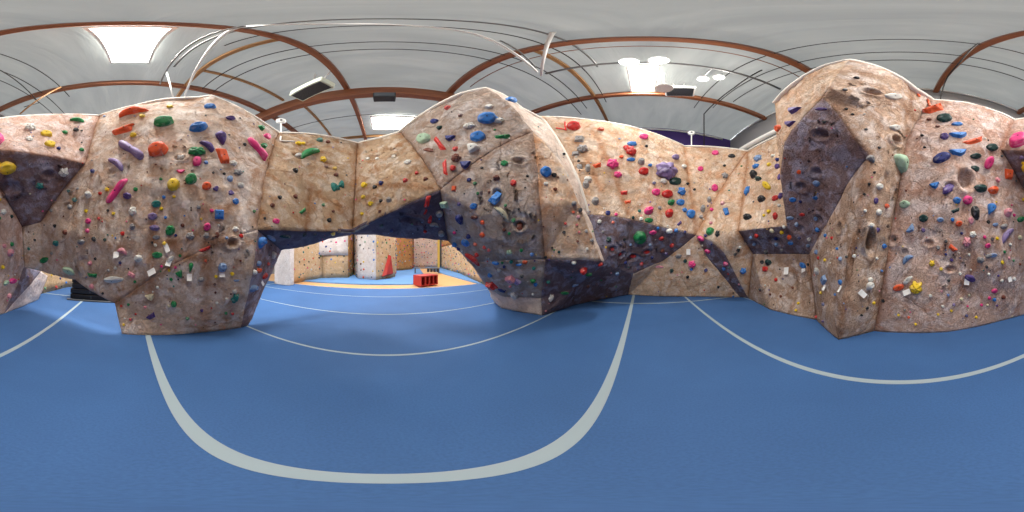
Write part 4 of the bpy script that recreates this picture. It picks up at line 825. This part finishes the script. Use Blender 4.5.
# the remaining chips and screw-ons: too many and too small to tell apart
nb = bmesh.new(); rcols = list(HC); RM = [HM[k] for k in rcols]
def add_small(l0, n_, s_, cl, sq=1.0, hgt=.5):
    rt = n_.orthogonal().normalized(); up = n_.cross(rt); ph = random.random()*6; K = 7
    lo = [nb.verts.new(l0+(rt*math.cos(ph+2*PI*k/K)*s_*(1+.2*random.random())+up*math.sin(ph+2*PI*k/K)*s_*sq)-n_*.01) for k in range(K)]
    hi = [nb.verts.new(x.co.lerp(l0, .42)+n_*(s_*hgt+.01)) for x in lo]
    for k in range(K):
        f = nb.faces.new((lo[k], lo[(k+1) % K], hi[(k+1) % K], hi[k])); f.material_index = cl
    nb.faces.new(hi).material_index = cl; nb.faces.new(lo[::-1]).material_index = cl
for q in REST: add_small(q['pos']+q['n']*q['dm']*.06, q['n'], max(q['size']*.5, .016), rcols.index(q['c']), hgt=.8)
rg_ = random.Random(5); got = 0
while got < 520:
    px = rg_.random()*1024; py = 110+rg_.random()*215
    fr = frame_at(px, py)
    if fr is None: continue
    low = (py-110)/215
    if rg_.random() > .25+.75*low: continue
    cl = rg_.choice('kkkkBBBneegtwwwcybrrmsipl'); add_small(fr[0], fr[1], fr[4]*.0062*(.6+1.0*rg_.random())*.75, rcols.index(cl)); got += 1
small = nb
# route tags
sec_of = {}
tu = Counter()
for tx, ty, ta, tw, th_ in TAGLIST:
    fr = frame_at(tx, ty)
    if fr is None: continue
    l0, n_, rt, up, dist, fi = fr; k = dist*2*PI/1024
    t2 = math.radians(ta); ax = rt*math.cos(t2)-up*math.sin(t2); ay = n_.cross(ax)
    tb = bmesh.new(); hw, hh = tw*k/2, th_*k/2
    # a card bent slightly off the wall, pinned at its top edge
    for (u0, v0, z0, u1, v1, z1) in ((-1, 1, .006, 1, .2, .016), (-1, .2, .016, 1, -1, .05)):
        qd = []
        for zz_ in (0, .002):
            for (u_, v_, z_) in ((u0, v0, z0), (u1, v0, z0), (u1, v1, z1), (u0, v1, z1)):
                qd.append(tb.verts.new(ax*u_*hw+ay*v_*hh+n_*(z_+zz_+.012)))
        for idc in ((0, 1, 2, 3), (7, 6, 5, 4), (0, 4, 5, 1), (1, 5, 6, 2), (2, 6, 7, 3), (3, 7, 4, 0)): tb.faces.new([qd[i] for i in idc])
    nearb = min(BIG, key=lambda o_: math.hypot((tx-o_['px']+512) % 1024-512, ty-o_['py']))
    lab = 'white route card on the %s, %s the %s' % (PSHORT[fi], direction(dict(px=tx, py=ty), nearb), nearb['short'])
    if len(lab.split()) > 16: lab = 'white route card %s the %s' % (direction(dict(px=tx, py=ty), nearb), nearb['short'])
    if tu[lab]: tb.free(); continue
    tu[lab] += 1
    tag(link('route_card', tb, M_TAG, loc=l0), lab, 'card', 'white route cards beside the holds')
def tape(pxs, m, lab, wd=.02):
    tb = bmesh.new(); pts = []
    for x, y in pxs:
        fr = frame_at(x, y)
        if fr: pts.append(fr[0]+fr[1]*.012)
    if len(pts) < 2: return
    o0 = pts[0]; tube(tb, [p_-o0 for p_ in pts], wd, 6); tag(link('marking_tape', tb, m, loc=o0), lab, 'tape')
tape([(565, 122), (565, 126), (566, 130.5)], M_REDTAPE, 'upright red tape strip beside the red dome at the top of the back wall')
tape([(556, 128), (561, 129), (566, 130)], M_REDTAPE, 'level red tape strip beside the red dome at the top of the back wall')
tape([(918, 91), (917.5, 94), (919, 97)], M_ORTAPE, 'upper orange tape strip on the seam above the lumpy orange hold')
tape([(927, 99), (928, 102), (930, 106)], M_ORTAPE, 'lower orange tape strip beside the lumpy orange hold')
tape([(280, 140.5), (280.5, 136.5)], M_TAG, 'short white tape strip at the top left of the arch')
tape([(280, 141), (287, 141.3), (294, 141.5)], M_TAG, 'long level white tape strip at the top left of the arch')


# ---------------------------------------------------------------- far room: climbing blocks, box, bench, pads
M_FT = rock('far_tan', S(212,180,140), S(186,146,100), S(226,206,180), .4, .4)
M_FW = rock('far_white', S(228,220,214), S(206,194,188), S(236,234,232), .3, .5)
M_FB = rock('far_brown', S(196,140,84), S(164,108,60), S(210,170,120), .5, .3)
M_FP = rock('far_pinkish', S(220,190,172), S(200,160,140), S(230,212,200), .4, .4)
M_YEL = mat('yellow_paint', S(232,190,90), .6)
def block(label, parts, cat='climbing wall'):
    p0 = parts[0][1][0]; root = tag(empty('climbing_wall', (p0.x, p0.y, 0)), label, cat); o0 = Vector(root.location); tris = []
    for nm, pts, z0, z1, m in parts:
        fb = bmesh.new(); n = len(pts); step = .35
        P2 = []
        for a_, b_ in zip(pts[:-1], pts[1:]):
            k = max(1, int((b_-a_).length/step))
            P2 += [a_.lerp(b_, i/k) for i in range(k)]
        P2.append(pts[-1]); rows = []; nz = max(2, int((z1-z0)/step))
        for j in range(nz+1):
            z = z0+(z1-z0)*j/nz; row = []
            for p_ in P2:
                q = Vector((p_.x, p_.y, z)); toward = (camp-q); toward.z = 0; toward.normalize()
                row.append(fb.verts.new(q-o0+toward*noise.fractal(q*.8, 1, 2, 3)*.05))
            rows.append(row)
        for j in range(nz):
            for i in range(len(P2)-1):
                f = fb.faces.new((rows[j][i], rows[j][i+1], rows[j+1][i+1], rows[j+1][i])); f.smooth = True; f.normal_update()
                if f.normal.dot(camp-o0-f.calc_center_median()) < 0: f.normal_flip()
                tris.append((f.calc_center_median()+o0, f.normal.copy()))
        o = link(nm, fb, m, root); md = o.modifiers.new('thickness', 'SOLIDIFY'); md.thickness = .2; md.offset = -1
    return tris
ZT = 4.3; far = []
def G(px, py): q = F(px, py); q.z = 0; return q
def push(q, k): return Vector((q.x*k, q.y*k, 0))
far += block('tan far wall panel nearest the pillar side, beyond the arch', [('wall_panel', [G(287.6, 284), G(306, 280.3), G(322, 278)], 0, ZT, M_FT)])
far += block('far wall with white upper and tan lower half, left of the narrow shaded gap', [
    ('lower_panel', [G(322, 278), G(333, 277.7), G(348, 277.6)], 0, 1.55, M_FT), ('upper_panel', [G(315, 278.6)*1.0, push(G(333, 277.7), .996), push(G(348, 277.6), .996)], 1.55, ZT, M_FW),
    ('return_panel', [G(348, 277.6), push(G(354, 276.4), 1.12)], 0, ZT, M_FB)])
far += block('square climbing tower with a white left face and a tan face bearing a red triangle', [
    ('left_face', [push(G(354, 276.4), 1.12), G(358, 278.4), G(376, 280.2)], 0, ZT, M_FW), ('right_face', [G(376, 280.2), G(395, 276.8), G(396.5, 272)], 0, ZT, M_FT)])
far += block('brown timber-toned climbing wall set back right of the square tower', [('wall_panel', [push(G(394, 271), 1.0), G(412, 269.2), G(414, 267.4)], 0, ZT, M_FB)])
far += block('pinkish far end climbing wall behind the low bench', [('wall_panel', [G(405, 267), G(428, 266.8), G(438.5, 267.2)], 0, ZT, M_FP)])
far += block('long tan climbing wall along the far right side, beyond the central prow', [('wall_panel', [G(441.5, 268), G(460, 273.5), G(483, 284.2), G(500, 296)*1.0], 0, 2.6, M_FT),
    ('upper_panel', [push(G(441.5, 268), 1.01), push(G(460, 273.5), 1.02), push(G(483, 284.2), 1.02)], 2.6, ZT, M_FB)])
a_ = G(438.6, 267.4); pb = bmesh.new(); box(pb, (-.12, -.12, 0), (.12, .12, 5)); tag(link('painted_post', pb, M_YEL, loc=(a_.x, a_.y, 0)), 'yellow painted post at the corner beside the far right wall', 'post')
a_ = G(283, 284.5); pb = bmesh.new(); box(pb, (-.3, -.5, 0), (.1, .5, 3.6), 0, .03); o = tag(link('wall_end_board', pb, M_FW, loc=(a_.x, a_.y, 0)), 'white upright board closing the left end of the far tan wall', 'board')
# red triangle volume on the tower
c0, c1 = G(376, 280.2), G(395, 276.8); dd = (c1-c0).normalized(); nn = Vector((-dd.y, dd.x, 0)); nn = nn if nn.dot(camp-c0) > 0 else -nn
L_ = (c1-c0).length; tb = bmesh.new(); base = [(c0+dd*L_*.25, .12), (c0+dd*L_*.80, .16), (c0+dd*L_*.62, 1.62)]; o0 = c0+dd*L_*.5
bk = [tb.verts.new(b_[0]-o0+Vector((0, 0, b_[1]))-nn*.06) for b_ in base]; fr_ = [tb.verts.new(b_[0].lerp(o0, .35)-o0+Vector((0, 0, b_[1]*.8+.2))+nn*.28) for b_ in base]
tb.faces.new(fr_); tb.faces.new(bk[::-1])
for i in range(3): tb.faces.new((bk[i], bk[(i+1) % 3], fr_[(i+1) % 3], fr_[i]))
bmesh.ops.recalc_face_normals(tb, faces=tb.faces)
tag(link('climbing_volume', tb, M_RED, loc=o0), 'tall red triangular volume bolted to the far climbing tower', 'climbing volume')
# red storage box
q0, q1 = F(421, 286.6), F(438, 284.2); q0.z = q1.z = 0; dd = (q1-q0); L_ = dd.length; rz = math.atan2(dd.y, dd.x)
r = empty('storage_box', (q0+q1)/2, rz); tag(r, 'low red storage box with open compartments on the far blue mat', 'box')
tb = bmesh.new(); hL = L_/2; HB = .52
box(tb, (-hL, .0, .46), (hL, .7, HB)); box(tb, (-hL, .0, 0), (hL, .7, .05)); box(tb, (-hL, .66, 0), (hL, .7, HB))
link('body', tb, M_RED, r)
for i in range(5):
    x = -hL+(2*hL-.05)*i/4; tb = bmesh.new(); box(tb, (x, 0, .05), (x+.05, .7, .46)); link('divider', tb, M_RED, r)
tb = bmesh.new(); box(tb, (-hL+.05, .60, .05), (hL-.05, .655, .46)); link('inner_back', tb, M_BLACK, r)
q0 = F(427, 273.2); r = empty('bench', (q0.x, q0.y, 0), math.radians(75)); tag(r, 'low bench with dark cubbies standing behind the red storage box', 'bench')
tb = bmesh.new(); box(tb, (-1.1, -.25, .42), (1.1, .25, .48)); link('bench_top', tb, M_GREYSTEEL, r)
for sx, sy in ((-1, -1), (-1, 1), (1, -1), (1, 1)):
    tb = bmesh.new(); box(tb, (sx*1.03-.03, sy*.2-.03, 0), (sx*1.03+.03, sy*.2+.03, .42)); link('leg', tb, M_STEEL, r)
tb = bmesh.new()
for i in range(4): box(tb, (.0+i*.27, -.22, .12), (.22+i*.27, .22, .40))
link('cubby', tb, M_BLACK, r)
# beyond the low tunnel
tag(empty('x', (0, 0, 0)), None) if False else None
far2 = block('tan climbing wall far beyond the low tunnel', [('wall_panel', [Vector((3.3, -5.4, 0)), Vector((2.9, -7.2, 0)), Vector((2.3, -7.4, 0))], 0, 3.4, M_FT), ('inner_panel', [Vector((2.3, -7.4, 0)), Vector((1.0, -7.5, 0)), Vector((-4.5, -7.5, 0))], 0, 3.4, M_FB)])
far += far2
for i in range(4):
    z0 = .02+i*.19; tb = bmesh.new(); box(tb, (-1.15+.02*i, -.55, 0), (1.15-.03*i, .55, .175), 0, .03)
    for s_ in (-.5, .4):
        box(tb, (s_, -.556, .03), (s_+.05, .556, .145), 1)
    tag(link('crash_pad', tb, [M_BLACK, M_GRILL], loc=(.85+.03*(i % 2), -5.75, z0)), 'black folded crash pad, %s of the stack beyond the low tunnel' % ['lowest', 'second from bottom', 'third from bottom', 'topmost'][i], 'pad', 'black crash pads stacked beyond the low tunnel')
tb = bmesh.new(); box(tb, (-1.2, -.03, 0), (1.2, .03, .05), 0, .01); tag(link('timber_plank', tb, M_GREYSTEEL, loc=(.85, -5.05, .0)), 'thin grey plank lying before the stacked black crash pads', 'plank')
for p_, n_ in far:
    if rg_.random() < .62:
        j = Vector((rg_.uniform(-.12, .12), rg_.uniform(-.12, .12), rg_.uniform(-.15, .15))); j -= n_*j.dot(n_)
        k = p_.length; add_small(p_+j, n_, rg_.uniform(.035, .08)*(1 if k < 14 else 1.2), rcols.index(rg_.choice('kkKKgtrobbnyBwem')), hgt=.5)
o = tag(link('small_climbing_holds', small, RM), 'countless tiny bolt-on chips and screw-on footholds peppering every climbing wall', 'climbing hold', kind='stuff')
